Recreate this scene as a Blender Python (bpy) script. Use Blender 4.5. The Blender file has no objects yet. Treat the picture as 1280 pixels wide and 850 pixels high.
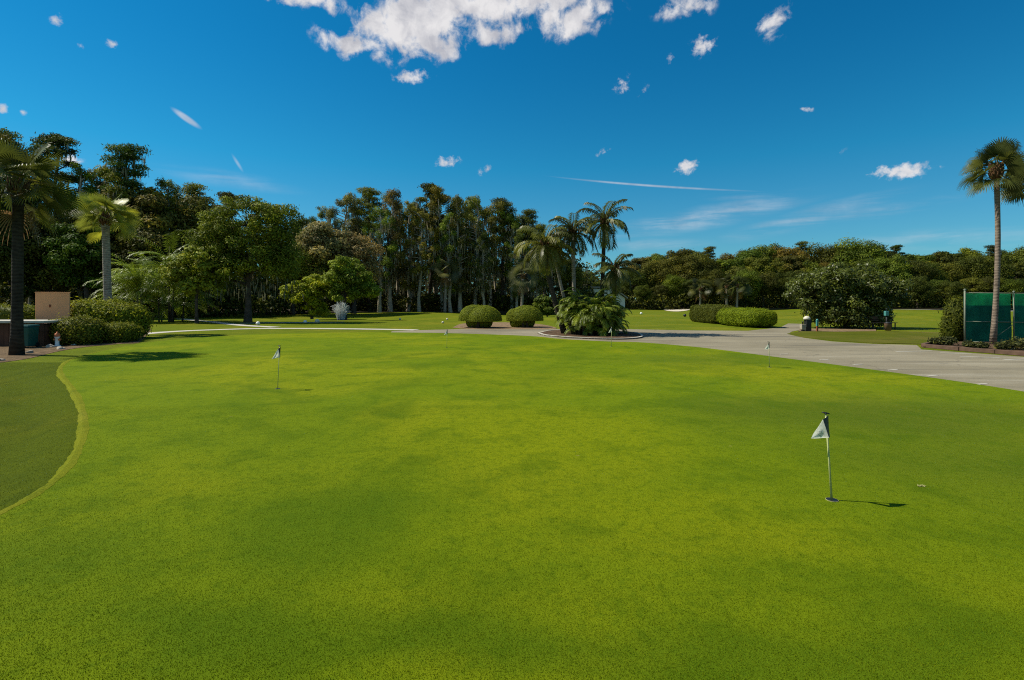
import bpy, bmesh, math, random
import numpy as np
from mathutils import Vector

random.seed(7)
R = np.random.default_rng(11)
F, CAMH, HOR = 640.0, 2.0, 375.0          # focal length in photo pixels, eye height (m), horizon row
C = bpy.context.scene.collection
rad = math.radians


def G(px, py, z=0.0):                      # ground point seen at a photo pixel
    d = F * (CAMH - z) / (py - HOR)
    return ((px - 640) / F * d, d)


def X(px, d):
    return (px - 640) / F * d


def Z(py, d):
    return CAMH - (py - HOR) * d / F


# ------------------------------------------------------------------ materials
def new_mat(name):
    m = bpy.data.materials.new(name)
    m.use_nodes = True
    nt = m.node_tree
    nt.nodes.clear()
    out = nt.nodes.new('ShaderNodeOutputMaterial')
    return m, nt, out


def nd(nt, typ, **kw):
    n = nt.nodes.new(typ)
    for k, v in kw.items():
        if k in n.inputs.keys() if hasattr(n.inputs, 'keys') else False:
            n.inputs[k].default_value = v
        else:
            setattr(n, k, v)
    return n


def ramp(nt, fac, stops):
    r = nt.nodes.new('ShaderNodeValToRGB')
    e = r.color_ramp.elements
    e[0].position, e[0].color = stops[0][0], (*stops[0][1], 1)
    e[1].position, e[1].color = stops[-1][0], (*stops[-1][1], 1)
    for p, c in stops[1:-1]:
        k = e.new(p)
        k.color = (*c, 1)
    nt.links.new(fac, r.inputs[0])
    return r.outputs[0]


def mixc(nt, a, b, fac, blend='MIX'):
    n = nt.nodes.new('ShaderNodeMix')
    n.data_type = 'RGBA'
    n.blend_type = blend
    for sock, v in ((n.inputs[0], fac), (n.inputs[6], a), (n.inputs[7], b)):
        if hasattr(v, 'is_linked'):
            nt.links.new(v, sock)
        elif isinstance(v, (int, float)):
            sock.default_value = v
        else:
            sock.default_value = (*v, 1)
    return n.outputs[2]


def noise(nt, vec, scale, detail=4, rough=0.55, dist=0.0):
    n = nt.nodes.new('ShaderNodeTexNoise')
    n.inputs['Scale'].default_value = scale
    n.inputs['Detail'].default_value = detail
    n.inputs['Roughness'].default_value = rough
    n.inputs['Distortion'].default_value = dist
    if vec is not None:
        nt.links.new(vec, n.inputs['Vector'])
    return n.outputs['Fac']


def mth(nt, op, a, b=None, c=None, clamp=False):
    n = nt.nodes.new('ShaderNodeMath')
    n.operation = op
    n.use_clamp = clamp
    for i, v in enumerate((a, b, c)):
        if v is None:
            continue
        if hasattr(v, 'is_linked'):
            nt.links.new(v, n.inputs[i])
        else:
            n.inputs[i].default_value = v
    return n.outputs[0]


def smooth(nt, v, lo, hi, to0=0.0, to1=1.0):
    n = nt.nodes.new('ShaderNodeMapRange')
    n.interpolation_type = 'SMOOTHSTEP'
    nt.links.new(v, n.inputs[0])
    n.inputs[1].default_value, n.inputs[2].default_value = lo, hi
    n.inputs[3].default_value, n.inputs[4].default_value = to0, to1
    return n.outputs[0]


def finish(nt, out, col, rough=0.6, spec=0.3, bump=None, bstr=0.3, bdist=0.02, translucent=0.0, metal=0.0):
    p = nt.nodes.new('ShaderNodeBsdfPrincipled')
    if hasattr(col, 'is_linked'):
        nt.links.new(col, p.inputs['Base Color'])
    else:
        p.inputs['Base Color'].default_value = (*col, 1)
    p.inputs['Roughness'].default_value = rough
    p.inputs['Specular IOR Level'].default_value = spec
    p.inputs['Metallic'].default_value = metal
    if bump is not None:
        b = nt.nodes.new('ShaderNodeBump')
        b.inputs['Strength'].default_value = bstr
        b.inputs['Distance'].default_value = bdist
        nt.links.new(bump, b.inputs['Height'])
        nt.links.new(b.outputs[0], p.inputs['Normal'])
    sh = p.outputs[0]
    if translucent:
        t = nt.nodes.new('ShaderNodeBsdfTranslucent')
        if hasattr(col, 'is_linked'):
            nt.links.new(col, t.inputs[0])
        else:
            t.inputs[0].default_value = (*col, 1)
        mx = nt.nodes.new('ShaderNodeMixShader')
        mx.inputs[0].default_value = translucent
        nt.links.new(sh, mx.inputs[1])
        nt.links.new(t.outputs[0], mx.inputs[2])
        sh = mx.outputs[0]
    nt.links.new(sh, out.inputs[0])


def simple(name, col, rough=0.6, spec=0.3, var=0.25, scale=6.0, metal=0.0, bstr=0.25, bdist=0.01, coord='Object'):
    m, nt, out = new_mat(name)
    tc = nt.nodes.new('ShaderNodeTexCoord')
    n1 = noise(nt, tc.outputs[coord], scale, 6)
    n2 = noise(nt, tc.outputs[coord], scale * 9, 3)
    c = ramp(nt, n1, [(0.3, [x * (1 - var) for x in col]), (0.7, [min(1, x * (1 + var)) for x in col])])
    finish(nt, out, c, rough, spec, n2, bstr, bdist, metal=metal)
    return m


def leafmat(name, translucent=0.32, rough=0.6, spec=0.10, lo=0.35, hi=1.95, yellow=(1.3, 1.05, 0.4)):
    """leaf colour = object colour, varied leaf by leaf with the random 'tint' attribute"""
    m, nt, out = new_mat(name)
    oi = nt.nodes.new('ShaderNodeObjectInfo')
    at = nt.nodes.new('ShaderNodeAttribute')
    at.attribute_name = 'tint'
    v = mth(nt, 'MULTIPLY_ADD', at.outputs['Fac'], hi - lo, lo)
    g = nt.nodes.new('ShaderNodeCombineColor')
    for i in range(3):
        nt.links.new(v, g.inputs[i])
    c = mixc(nt, oi.outputs['Color'], g.outputs[0], 1.0, 'MULTIPLY')
    y = mixc(nt, c, yellow, 1.0, 'MULTIPLY')
    f = smooth(nt, at.outputs['Fac'], 0.55, 1.0)
    c2 = mixc(nt, c, y, f)
    finish(nt, out, c2, rough, spec, translucent=translucent)
    return m


def grassmat(name, base, dry, dark, fine=260.0, bands=0.0, bstr=0.8, bd=0.012, patch=1.0, spots=()):
    m, nt, out = new_mat(name)
    geo = nt.nodes.new('ShaderNodeNewGeometry')
    p = geo.outputs['Position']
    big = noise(nt, p, 0.22, 3, 0.5, 0.6)
    big2 = noise(nt, p, 0.33, 4, 0.55, 1.0)
    mid = noise(nt, p, 1.3, 4, 0.6, 0.3)
    clump = noise(nt, p, 11.0, 4, 0.65)
    fin = noise(nt, p, fine, 2, 0.7)
    fin2 = noise(nt, p, fine * 0.28, 3, 0.7)
    c = mixc(nt, base, dry, smooth(nt, big, 0.44, 0.66, 0, 0.9 * patch))
    c = mixc(nt, c, dark, smooth(nt, big2, 0.47, 0.72, 0, 0.55 * patch))
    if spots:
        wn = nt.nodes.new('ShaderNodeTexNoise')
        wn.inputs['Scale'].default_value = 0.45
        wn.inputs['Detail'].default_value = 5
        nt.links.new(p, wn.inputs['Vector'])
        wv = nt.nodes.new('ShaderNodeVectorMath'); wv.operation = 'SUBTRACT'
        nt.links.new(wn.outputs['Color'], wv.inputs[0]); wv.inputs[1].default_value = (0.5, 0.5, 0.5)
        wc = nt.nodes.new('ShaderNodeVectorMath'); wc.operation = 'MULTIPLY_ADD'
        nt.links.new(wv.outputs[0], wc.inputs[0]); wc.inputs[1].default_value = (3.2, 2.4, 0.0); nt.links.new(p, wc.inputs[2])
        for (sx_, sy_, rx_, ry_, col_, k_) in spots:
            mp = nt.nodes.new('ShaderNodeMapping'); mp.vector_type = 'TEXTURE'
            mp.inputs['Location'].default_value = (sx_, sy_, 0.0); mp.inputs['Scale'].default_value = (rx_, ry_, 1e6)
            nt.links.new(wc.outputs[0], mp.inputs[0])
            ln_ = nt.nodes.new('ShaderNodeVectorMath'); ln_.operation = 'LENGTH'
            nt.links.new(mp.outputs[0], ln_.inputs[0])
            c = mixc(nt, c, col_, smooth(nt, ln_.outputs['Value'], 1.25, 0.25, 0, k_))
    c = mixc(nt, c, dark, smooth(nt, mid, 0.46, 0.72, 0, 0.55 * patch))
    c = mixc(nt, c, dark, smooth(nt, clump, 0.44, 0.72, 0, 0.5))
    vo = nt.nodes.new('ShaderNodeTexVoronoi')
    vo.inputs['Scale'].default_value = 0.9
    nt.links.new(p, vo.inputs['Vector'])
    c = mixc(nt, c, (0.24, 0.21, 0.06), smooth(nt, vo.outputs['Distance'], 0.028, 0.012, 0, 0.5))
    s = mth(nt, 'ADD', mth(nt, 'MULTIPLY', fin, 0.55), mth(nt, 'MULTIPLY', fin2, 0.45))
    g = ramp(nt, s, [(0.34, (0.62, 0.64, 0.58)), (0.52, (1, 1, 1)), (0.70, (1.42, 1.38, 1.38))])
    c = mixc(nt, c, g, 0.7, 'MULTIPLY')
    finish(nt, out, c, 0.85, 0.035, s, bstr, bd)
    return m


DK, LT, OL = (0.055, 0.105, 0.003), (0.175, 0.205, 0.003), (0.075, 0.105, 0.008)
TURF_SHADING = [(1130, 520, 4.2, 2.4, OL, 0.75), (1260, 590, 2.2, 1.4, OL, 0.55), (900, 450, 5.0, 2.2, OL, 0.45), (200, 810, 1.3, 0.5, DK, 0.7), (600, 800, 1.2, 0.45, DK, 0.65), (1050, 835, 1.6, 0.5, DK, 0.6), (380, 660, 0.8, 1.2, DK, 0.6), (40, 700, 1.0, 0.9, DK, 0.5),
        (680, 545, 2.6, 1.8, LT, 0.75), (820, 640, 1.6, 0.9, LT, 0.6), (300, 470, 3.5, 2.0, LT, 0.5), (520, 470, 3.0, 1.6, LT, 0.4), (230, 580, 1.2, 0.9, LT, 0.4)]  # soft ellipses painting a brighter middle, shaded foreground and right into the turf colour
M = {}
M['green'] = grassmat('putting_turf', (0.122, 0.168, 0.003), (0.185, 0.205, 0.004), (0.052, 0.098, 0.002), spots=[(*G(x_, y_), rx_, ry_, c_, k_) for x_, y_, rx_, ry_, c_, k_ in TURF_SHADING])
M['lawn'] = grassmat('lawn_turf', (0.115, 0.142, 0.007), (0.165, 0.165, 0.010), (0.065, 0.095, 0.005), fine=120.0, bd=0.03)
M['rough'] = grassmat('rough_turf', (0.074, 0.098, 0.002), (0.115, 0.120, 0.004), (0.042, 0.066, 0.002), fine=90.0, bd=0.05)
M['edge'] = grassmat('scalped_turf', (0.17, 0.182, 0.008), (0.25, 0.22, 0.03), (0.09, 0.12, 0.004), fine=120.0, bd=0.03)
M['island'] = grassmat('worn_turf', (0.085, 0.095, 0.008), (0.12, 0.105, 0.02), (0.05, 0.065, 0.005), fine=100.0)
M['litter'] = simple('forest_litter', (0.045, 0.035, 0.02), 0.9, 0.1, 0.5, 0.8, coord='Object')
M['mulch'] = simple('bark_mulch', (0.10, 0.062, 0.036), 0.9, 0.1, 0.55, 5, bstr=0.9, bdist=0.04)
M['palemulch'] = simple('pine_straw', (0.20, 0.135, 0.075), 0.9, 0.1, 0.4, 4, bstr=0.9, bdist=0.04)
M['leafmulch'] = simple('leaf_mulch', (0.135, 0.092, 0.052), 0.9, 0.05, 0.5, 4, bstr=0.9, bdist=0.04)
M['sand'] = simple('bunker_sand', (0.52, 0.46, 0.36), 0.9, 0.1, 0.12, 1)
M['concrete'] = simple('concrete', (0.42, 0.39, 0.33), 0.85, 0.2, 0.15, 3)
M['kerb'] = simple('kerb_concrete', (0.44, 0.41, 0.34), 0.85, 0.2, 0.18, 4)
M['bark'] = simple('tree_bark', (0.075, 0.058, 0.043), 0.9, 0.1, 0.45, 3, bstr=0.9, bdist=0.05)
M['greybark'] = simple('grey_bark', (0.36, 0.31, 0.23), 0.9, 0.1, 0.35, 3, bstr=0.8, bdist=0.04)
M['boot'] = simple('frond_bases', (0.13, 0.07, 0.032), 0.9, 0.1, 0.5, 8, bstr=0.9, bdist=0.04)
M['stucco'] = simple('tan_stucco', (0.85, 0.40, 0.20), 0.9, 0.05, 0.06, 2, bstr=0.12)
M['brownwood'] = simple('brown_board', (0.10, 0.045, 0.026), 0.8, 0.2, 0.3, 3)
M['tanboard'] = simple('tan_board', (0.16, 0.10, 0.06), 0.8, 0.2, 0.3, 3)
M['timber'] = simple('border_timber', (0.11, 0.065, 0.042), 0.85, 0.2, 0.35, 4)
M['bin'] = simple('green_plastic', (0.008, 0.075, 0.055), 0.45, 0.4, 0.15, 3)
M['black'] = simple('black_plastic', (0.012, 0.013, 0.014), 0.5, 0.4, 0.2, 4)
M['white'] = simple('white_paint', (0.78, 0.78, 0.74), 0.5, 0.4, 0.05, 4)
M['cream'] = simple('cream_plastic', (0.55, 0.50, 0.38), 0.5, 0.4, 0.1, 4)
M['pole'] = simple('flag_pole_paint', (0.40, 0.42, 0.17), 0.45, 0.4, 0.1, 6)
M['orange'] = simple('orange_paint', (0.55, 0.17, 0.06), 0.6, 0.3, 0.15, 6)
M['red'] = simple('red_brown_paint', (0.25, 0.07, 0.03), 0.6, 0.3, 0.2, 6)
M['teal'] = simple('teal_paint', (0.06, 0.22, 0.20), 0.5, 0.4, 0.15, 5)
M['steel'] = simple('galvanised_steel', (0.15, 0.17, 0.115), 0.55, 0.4, 0.15, 6)
M['greymark'] = simple('grey_print', (0.42, 0.43, 0.40), 0.7, 0.2, 0.2, 40)
M['rock'] = simple('garden_rock', (0.34, 0.29, 0.23), 0.9, 0.15, 0.3, 4, bstr=0.6, bdist=0.04)
M['roofgrey'] = simple('grey_shingle', (0.26, 0.25, 0.22), 0.9, 0.1, 0.15, 2)
M['glass'] = simple('window_glass', (0.02, 0.03, 0.035), 0.1, 0.6, 0.1, 2)
M['housewall'] = simple('white_siding', (0.62, 0.66, 0.62), 0.8, 0.2, 0.05, 1)
M['palestraw'] = simple('dry_turf', (0.36, 0.34, 0.14), 0.9, 0.0, 0.2, 20)
M['flower'] = simple('white_petals', (0.75, 0.74, 0.62), 0.6, 0.3, 0.05, 3)
M['leaf'] = leafmat('leaf')
M['leafgloss'] = leafmat('glossy_leaf', 0.32, 0.4, 0.3, 0.5, 1.5, (1.15, 1.05, 0.6))
M['frond'] = leafmat('frond', 0.38, 0.45, 0.28, 0.55, 1.45, (1.2, 1.05, 0.6))
M['blade'] = leafmat('grass_blade', 0.25, 0.7, 0.03, 0.72, 1.32, (1.15, 1.03, 0.8))
M['moss'] = leafmat('hanging_moss', 0.35, 0.9, 0.1, 0.6, 1.4, (1, 1, 1))
M['hedge'] = leafmat('clipped_leaf', 0.35, 0.6, 0.12, 0.55, 1.45, (1.2, 1.05, 0.5))


def asphalt():
    m, nt, out = new_mat('worn_asphalt')
    geo = nt.nodes.new('ShaderNodeNewGeometry')
    p = geo.outputs['Position']
    big = noise(nt, p, 0.25, 4, 0.6, 0.4)
    mp = nt.nodes.new('ShaderNodeMapping')
    mp.inputs['Rotation'].default_value = (0, 0, rad(22))
    mp.inputs['Scale'].default_value = (0.09, 1.1, 1)
    nt.links.new(p, mp.inputs[0])
    streak = noise(nt, mp.outputs[0], 1.0, 5, 0.65, 0.5)
    fin = noise(nt, p, 45, 3, 0.7)
    crack = nt.nodes.new('ShaderNodeTexVoronoi')
    crack.feature = 'DISTANCE_TO_EDGE'
    crack.inputs['Scale'].default_value = 0.28
    cw = nt.nodes.new('ShaderNodeTexNoise'); cw.inputs['Scale'].default_value = 0.7; cw.inputs['Detail'].default_value = 6
    nt.links.new(p, cw.inputs['Vector'])
    ca = nt.nodes.new('ShaderNodeVectorMath'); ca.operation = 'MULTIPLY_ADD'
    nt.links.new(cw.outputs['Color'], ca.inputs[0]); ca.inputs[1].default_value = (2.2, 2.2, 0); nt.links.new(p, ca.inputs[2])
    nt.links.new(ca.outputs[0], crack.inputs['Vector'])
    c = ramp(nt, big, [(0.3, (0.175, 0.150, 0.098)), (0.7, (0.26, 0.225, 0.153))])
    c = mixc(nt, c, (0.13, 0.115, 0.085), smooth(nt, streak, 0.50, 0.70, 0, 0.9))
    c = mixc(nt, c, (0.36, 0.33, 0.26), smooth(nt, streak, 0.46, 0.30, 0, 0.4))
    c = mixc(nt, c, (0.08, 0.07, 0.055), smooth(nt, crack.outputs[0], 0.012, 0.0, 0, 0.4))
    g = ramp(nt, fin, [(0.3, (0.8, 0.8, 0.8)), (0.7, (1.15, 1.15, 1.15))])
    c = mixc(nt, c, g, 1.0, 'MULTIPLY')
    finish(nt, out, c, 0.9, 0.15, fin, 0.4, 0.01)
    return m


def screenmat(name, col):
    """woven windscreen cloth: fine weave that lets a little light through"""
    m, nt, out = new_mat(name)
    tc = nt.nodes.new('ShaderNodeTexCoord')
    n = noise(nt, tc.outputs['Object'], 1.2, 4)
    c = ramp(nt, n, [(0.3, [x * 0.75 for x in col]), (0.7, [x * 1.25 for x in col])])
    finish(nt, out, c, 0.7, 0.2, translucent=0.6)
    return m


def palmtrunk(name, a, b):
    m, nt, out = new_mat(name)
    tc = nt.nodes.new('ShaderNodeTexCoord')
    w = nt.nodes.new('ShaderNodeTexWave')
    w.bands_direction = 'Z'
    w.inputs['Scale'].default_value = 2.4
    w.inputs['Distortion'].default_value = 7.0
    w.inputs['Detail'].default_value = 3
    nt.links.new(tc.outputs['Object'], w.inputs[0])
    n = noise(nt, tc.outputs['Object'], 5, 5)
    f = mth(nt, 'ADD', mth(nt, 'MULTIPLY', w.outputs['Fac'], 0.2), mth(nt, 'MULTIPLY', n, 0.8))
    c = ramp(nt, f, [(0.25, a), (0.7, b)])
    finish(nt, out, c, 0.9, 0.1, f, 0.7, 0.03)
    return m


def flagcloth():
    m, nt, out = new_mat('white_flag_cloth')
    tc = nt.nodes.new('ShaderNodeTexCoord')
    n = noise(nt, tc.outputs['Object'], 45, 4)
    c = ramp(nt, n, [(0.35, (0.78, 0.78, 0.70)), (0.6, (0.90, 0.90, 0.84))])
    finish(nt, out, c, 0.8, 0.1, translucent=0.72)
    return m


def watermat():
    m, nt, out = new_mat('falling_water')
    finish(nt, out, (0.86, 0.87, 0.84), 0.25, 0.5, translucent=0.5)
    return m


def pondmat():
    m, nt, out = new_mat('pond_water')
    geo = nt.nodes.new('ShaderNodeNewGeometry')
    n = noise(nt, geo.outputs['Position'], 3, 4)
    finish(nt, out, (0.012, 0.018, 0.010), 0.08, 0.5, n, 0.25, 0.05)
    return m


M['asphalt'] = asphalt()
M['screen'] = screenmat('windscreen_cloth', (0.014, 0.20, 0.135))
M['screentop'] = screenmat('sheer_windscreen_cloth', (0.05, 0.46, 0.21))  # lighter green painted in for the trees showing through the thin mesh
M['palmgrey'] = palmtrunk('grey_palm_trunk', (0.11, 0.09, 0.07), (0.36, 0.31, 0.25))
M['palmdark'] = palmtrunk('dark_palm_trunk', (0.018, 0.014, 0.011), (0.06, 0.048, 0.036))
M['palmbrown'] = palmtrunk('brown_palm_trunk', (0.09, 0.066, 0.048), (0.26, 0.20, 0.15))
M['flagcloth'] = flagcloth()
M['water'] = watermat()
M['pond'] = pondmat()


# ------------------------------------------------------------------ objects
def link(name, me, parent=None, loc=(0, 0, 0), rz=0.0, sc=1.0, color=None):
    o = bpy.data.objects.new(name, me)
    C.objects.link(o)
    o.location = loc
    o.rotation_euler = (0, 0, rz)
    o.scale = (sc, sc, sc) if isinstance(sc, (int, float)) else sc
    if parent:
        o.parent = parent
    if color:
        o.color = (*color, 1)
    return o


LABELS = {}


def tag(o, label, cat, group=None, kind=None):
    o['label'] = label
    o['category'] = cat
    if group:
        o['group'] = group
    if kind:
        o['kind'] = kind
    LABELS.setdefault(label, []).append(o.name)
    return o


def thing(name, label, cat, loc, rz=0.0, group=None):
    o = bpy.data.objects.new(name, None)
    C.objects.link(o)
    o.empty_display_size = 0.3
    o.location = loc
    o.rotation_euler = (0, 0, rz)
    return tag(o, label, cat, group)


def struct(name, me, label, cat):
    o = link(name, me)
    o['kind'] = 'structure'
    o['label'] = label
    o['category'] = cat
    return o


# ------------------------------------------------------------------ mesh builders
class MB:
    """collects verts and faces; material index and random tint per face"""

    def __init__(s):
        s.v, s.f, s.m, s.t = [], [], [], []

    def add(s, verts, faces, mi=0, t=0.5):
        b = len(s.v)
        s.v.extend([tuple(map(float, p)) for p in verts])
        for f in faces:
            s.f.append(tuple(b + i for i in f))
            s.m.append(mi)
            s.t.append(t)

    def box(s, c, size, rz=0.0, mi=0, taper=1.0):
        cx, cy, cz = c
        hx, hy, hz = size[0] / 2, size[1] / 2, size[2] / 2
        ca, sa = math.cos(rz), math.sin(rz)
        vs = []
        for dz in (-1, 1):
            k = taper if dz > 0 else 1
            for dx, dy in ((-1, -1), (1, -1), (1, 1), (-1, 1)):
                x, y = dx * hx * k, dy * hy * k
                vs.append((cx + x * ca - y * sa, cy + x * sa + y * ca, cz + dz * hz))
        s.add(vs, [(3, 2, 1, 0), (4, 5, 6, 7), (0, 1, 5, 4), (1, 2, 6, 5), (2, 3, 7, 6), (3, 0, 4, 7)], mi)

    def tube(s, pts, rr, n=8, mi=0, cap=True, t=0.5):
        pts = [Vector(p) for p in pts]
        base = len(s.v)
        ref = Vector((0.3, 1, 0.1)).normalized()
        for i, p in enumerate(pts):
            d = (pts[min(i + 1, len(pts) - 1)] - pts[max(i - 1, 0)])
            d = d.normalized() if d.length > 1e-9 else Vector((0, 0, 1))
            a = d.cross(ref)
            if a.length < 1e-3:
                a = d.cross(Vector((1, 0, 0)))
            a.normalize()
            b = d.cross(a)
            r = rr[i] if isinstance(rr, (list, tuple)) else rr
            for k in range(n):
                w = 2 * math.pi * k / n
                q = p + (a * math.cos(w) + b * math.sin(w)) * r
                s.v.append((q.x, q.y, q.z))
        for i in range(len(pts) - 1):
            for k in range(n):
                k2 = (k + 1) % n
                s.f.append((base + i * n + k, base + i * n + k2, base + (i + 1) * n + k2, base + (i + 1) * n + k))
                s.m.append(mi)
                s.t.append(t)
        if cap:
            s.f.append(tuple(base + k for k in reversed(range(n))))
            s.m.append(mi); s.t.append(t)
            s.f.append(tuple(base + (len(pts) - 1) * n + k for k in range(n)))
            s.m.append(mi); s.t.append(t)

    def lathe(s, prof, n=16, c=(0, 0, 0), mi=0):
        base = len(s.v)
        for r, z in prof:
            for k in range(n):
                w = 2 * math.pi * k / n
                s.v.append((c[0] + r * math.cos(w), c[1] + r * math.sin(w), c[2] + z))
        for i in range(len(prof) - 1):
            for k in range(n):
                k2 = (k + 1) % n
                s.f.append((base + i * n + k, base + i * n + k2, base + (i + 1) * n + k2, base + (i + 1) * n + k))
                s.m.append(mi); s.t.append(0.5)
        s.f.append(tuple(base + k for k in reversed(range(n))))
        s.m.append(mi); s.t.append(0.5)
        s.f.append(tuple(base + (len(prof) - 1) * n + k for k in range(n)))
        s.m.append(mi); s.t.append(0.5)

    def mesh(s, name, mats, smooth_=False, tint=False, bevel=0.0):
        me = bpy.data.meshes.new(name)
        me.from_pydata(s.v, [], s.f)
        for m in (mats if isinstance(mats, (list, tuple)) else [mats]):
            me.materials.append(m)
        me.polygons.foreach_set('material_index', s.m)
        if smooth_:
            me.polygons.foreach_set('use_smooth', [True] * len(s.f))
        if tint:
            a = me.attributes.new('tint', 'FLOAT', 'FACE')
            a.data.foreach_set('value', s.t)
        if bevel:
            bm = bmesh.new()
            bm.from_mesh(me)
            bmesh.ops.bevel(bm, geom=list(bm.edges), offset=bevel, segments=2, affect='EDGES', profile=0.6)
            bm.to_mesh(me)
            bm.free()
        me.update()
        return me


def mesh_np(name, v, q, mat, tint):
    me = bpy.data.meshes.new(name)
    v = np.asarray(v, np.float32)
    q = np.asarray(q, np.int32)
    me.vertices.add(len(v))
    me.vertices.foreach_set('co', v.ravel())
    me.loops.add(q.size)
    me.loops.foreach_set('vertex_index', q.ravel())
    me.polygons.add(len(q))
    me.polygons.foreach_set('loop_start', np.arange(0, q.size, q.shape[1], dtype=np.int32))
    me.materials.append(mat)
    me.update(calc_edges=True)
    a = me.attributes.new('tint', 'FLOAT', 'FACE')
    a.data.foreach_set('value', np.asarray(tint, np.float32))
    return me


def unit(a):
    return a / np.maximum(np.linalg.norm(a, axis=1, keepdims=True), 1e-9)


def leaves(p, nrm, ln, wd, tint, hang=0.0, fold=0.18):
    """diamond leaves at points p with normals nrm; returns verts, quads, tint"""
    n = len(p)
    a = R.normal(size=(n, 3))
    a[:, 2] -= hang
    a = unit(a - nrm * np.sum(a * nrm, axis=1, keepdims=True))
    b = np.cross(nrm, a)
    L = (ln * R.uniform(0.7, 1.3, n))[:, None]
    Wd = (wd * R.uniform(0.7, 1.3, n))[:, None]
    up = nrm * Wd * fold
    v = np.stack([p - a * L * 0.5, p + b * Wd * 0.5 + up - a * L * 0.05, p + a * L * 0.5, p - b * Wd * 0.5 + up - a * L * 0.05], axis=1)
    return v.reshape(-1, 3), np.arange(n * 4).reshape(n, 4), tint


def clump_points(clumps, count, shell=0.5, low=0.45):
    """points spread through ellipsoid clumps (x,y,z,rx,ry,rz), denser near the outside"""
    cl = np.asarray(clumps, float)
    w = cl[:, 3] * cl[:, 4] + cl[:, 3] * cl[:, 5]
    idx = R.choice(len(cl), size=int(count * 1.3), p=w / w.sum())
    d = unit(R.normal(size=(len(idx), 3)))
    keep = (d[:, 2] > -0.25) | (R.random(len(idx)) < low)
    d, idx = d[keep], idx[keep]
    r = (shell + (1 - shell) * R.random(len(idx)) ** 0.6)[:, None]
    r *= 1 + 0.22 * R.normal(size=(len(idx), 1)) * (R.random((len(idx), 1)) < 0.35)
    p = cl[idx, :3] + d * r * cl[idx, 3:6]
    ctint = R.random(len(cl))[idx]
    return p, d, ctint


def crown_mesh(name, clumps, count, ln, wd, mat='leaf', shell=0.6, low=0.5, hang=0.3, out=1.0):
    p, d, ct = clump_points(clumps, count, shell, low)
    nrm = unit(d * out + R.normal(size=p.shape) * 0.42 + np.array([0, 0, 0.30]))
    t = np.clip(0.45 * ct + 0.55 * R.random(len(p)), 0, 1)
    v, q, t = leaves(p, nrm, ln, wd, t, hang)
    return mesh_np(name, v, q, M[mat], t)


def moss_mesh(name, pts, lmin, lmax, w):
    n = len(pts)
    L = R.uniform(lmin, lmax, n)
    W_ = R.uniform(0.6, 1.3, n) * w
    th = R.uniform(0, math.pi, n)
    ax = np.stack([np.cos(th), np.sin(th), np.zeros(n)], 1) * W_[:, None]
    dn = np.stack([R.normal(0, 0.05, n), R.normal(0, 0.05, n), -np.ones(n)], 1) * L[:, None]
    v = np.stack([pts - ax * 0.5, pts + dn * 0.4 - ax * 0.6, pts + dn, pts + dn * 0.35 + ax * 0.55], 1)
    # two faces per strand, so the outline is ragged
    return mesh_np(name, v.reshape(-1, 3), np.arange(n * 4).reshape(n, 4), M['moss'], R.random(n))


def limb(mb, a, b, r0, r1, n=6, sag=0.12):
    a, b = Vector(a), Vector(b)
    L = (b - a).length
    k = [a]
    for s in (0.35, 0.7):
        q = a.lerp(b, s)
        q += Vector((random.uniform(-1, 1), random.uniform(-1, 1), random.uniform(0, 1))) * L * sag * 0.6
        k.append(q)
    k.append(b)
    mb.tube(k, [r0, r0 * 0.7 + r1 * 0.3, r0 * 0.4 + r1 * 0.6, r1], n, cap=False)


def trunk_pts(h, lean=0.03, n=6):
    ax, ay = random.uniform(-1, 1) * lean * h, random.uniform(-1, 1) * lean * h
    pts = []
    for i in range(n):
        s = i / (n - 1)
        pts.append((ax * s + random.uniform(-1, 1) * 0.012 * h * (0 < i), ay * s + random.uniform(-1, 1) * 0.012 * h * (0 < i), h * s))
    return pts


def along(pts, s):
    s = min(max(s, 0), 0.999) * (len(pts) - 1)
    i = int(s)
    return Vector(pts[i]).lerp(Vector(pts[i + 1]), s - i)


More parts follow.
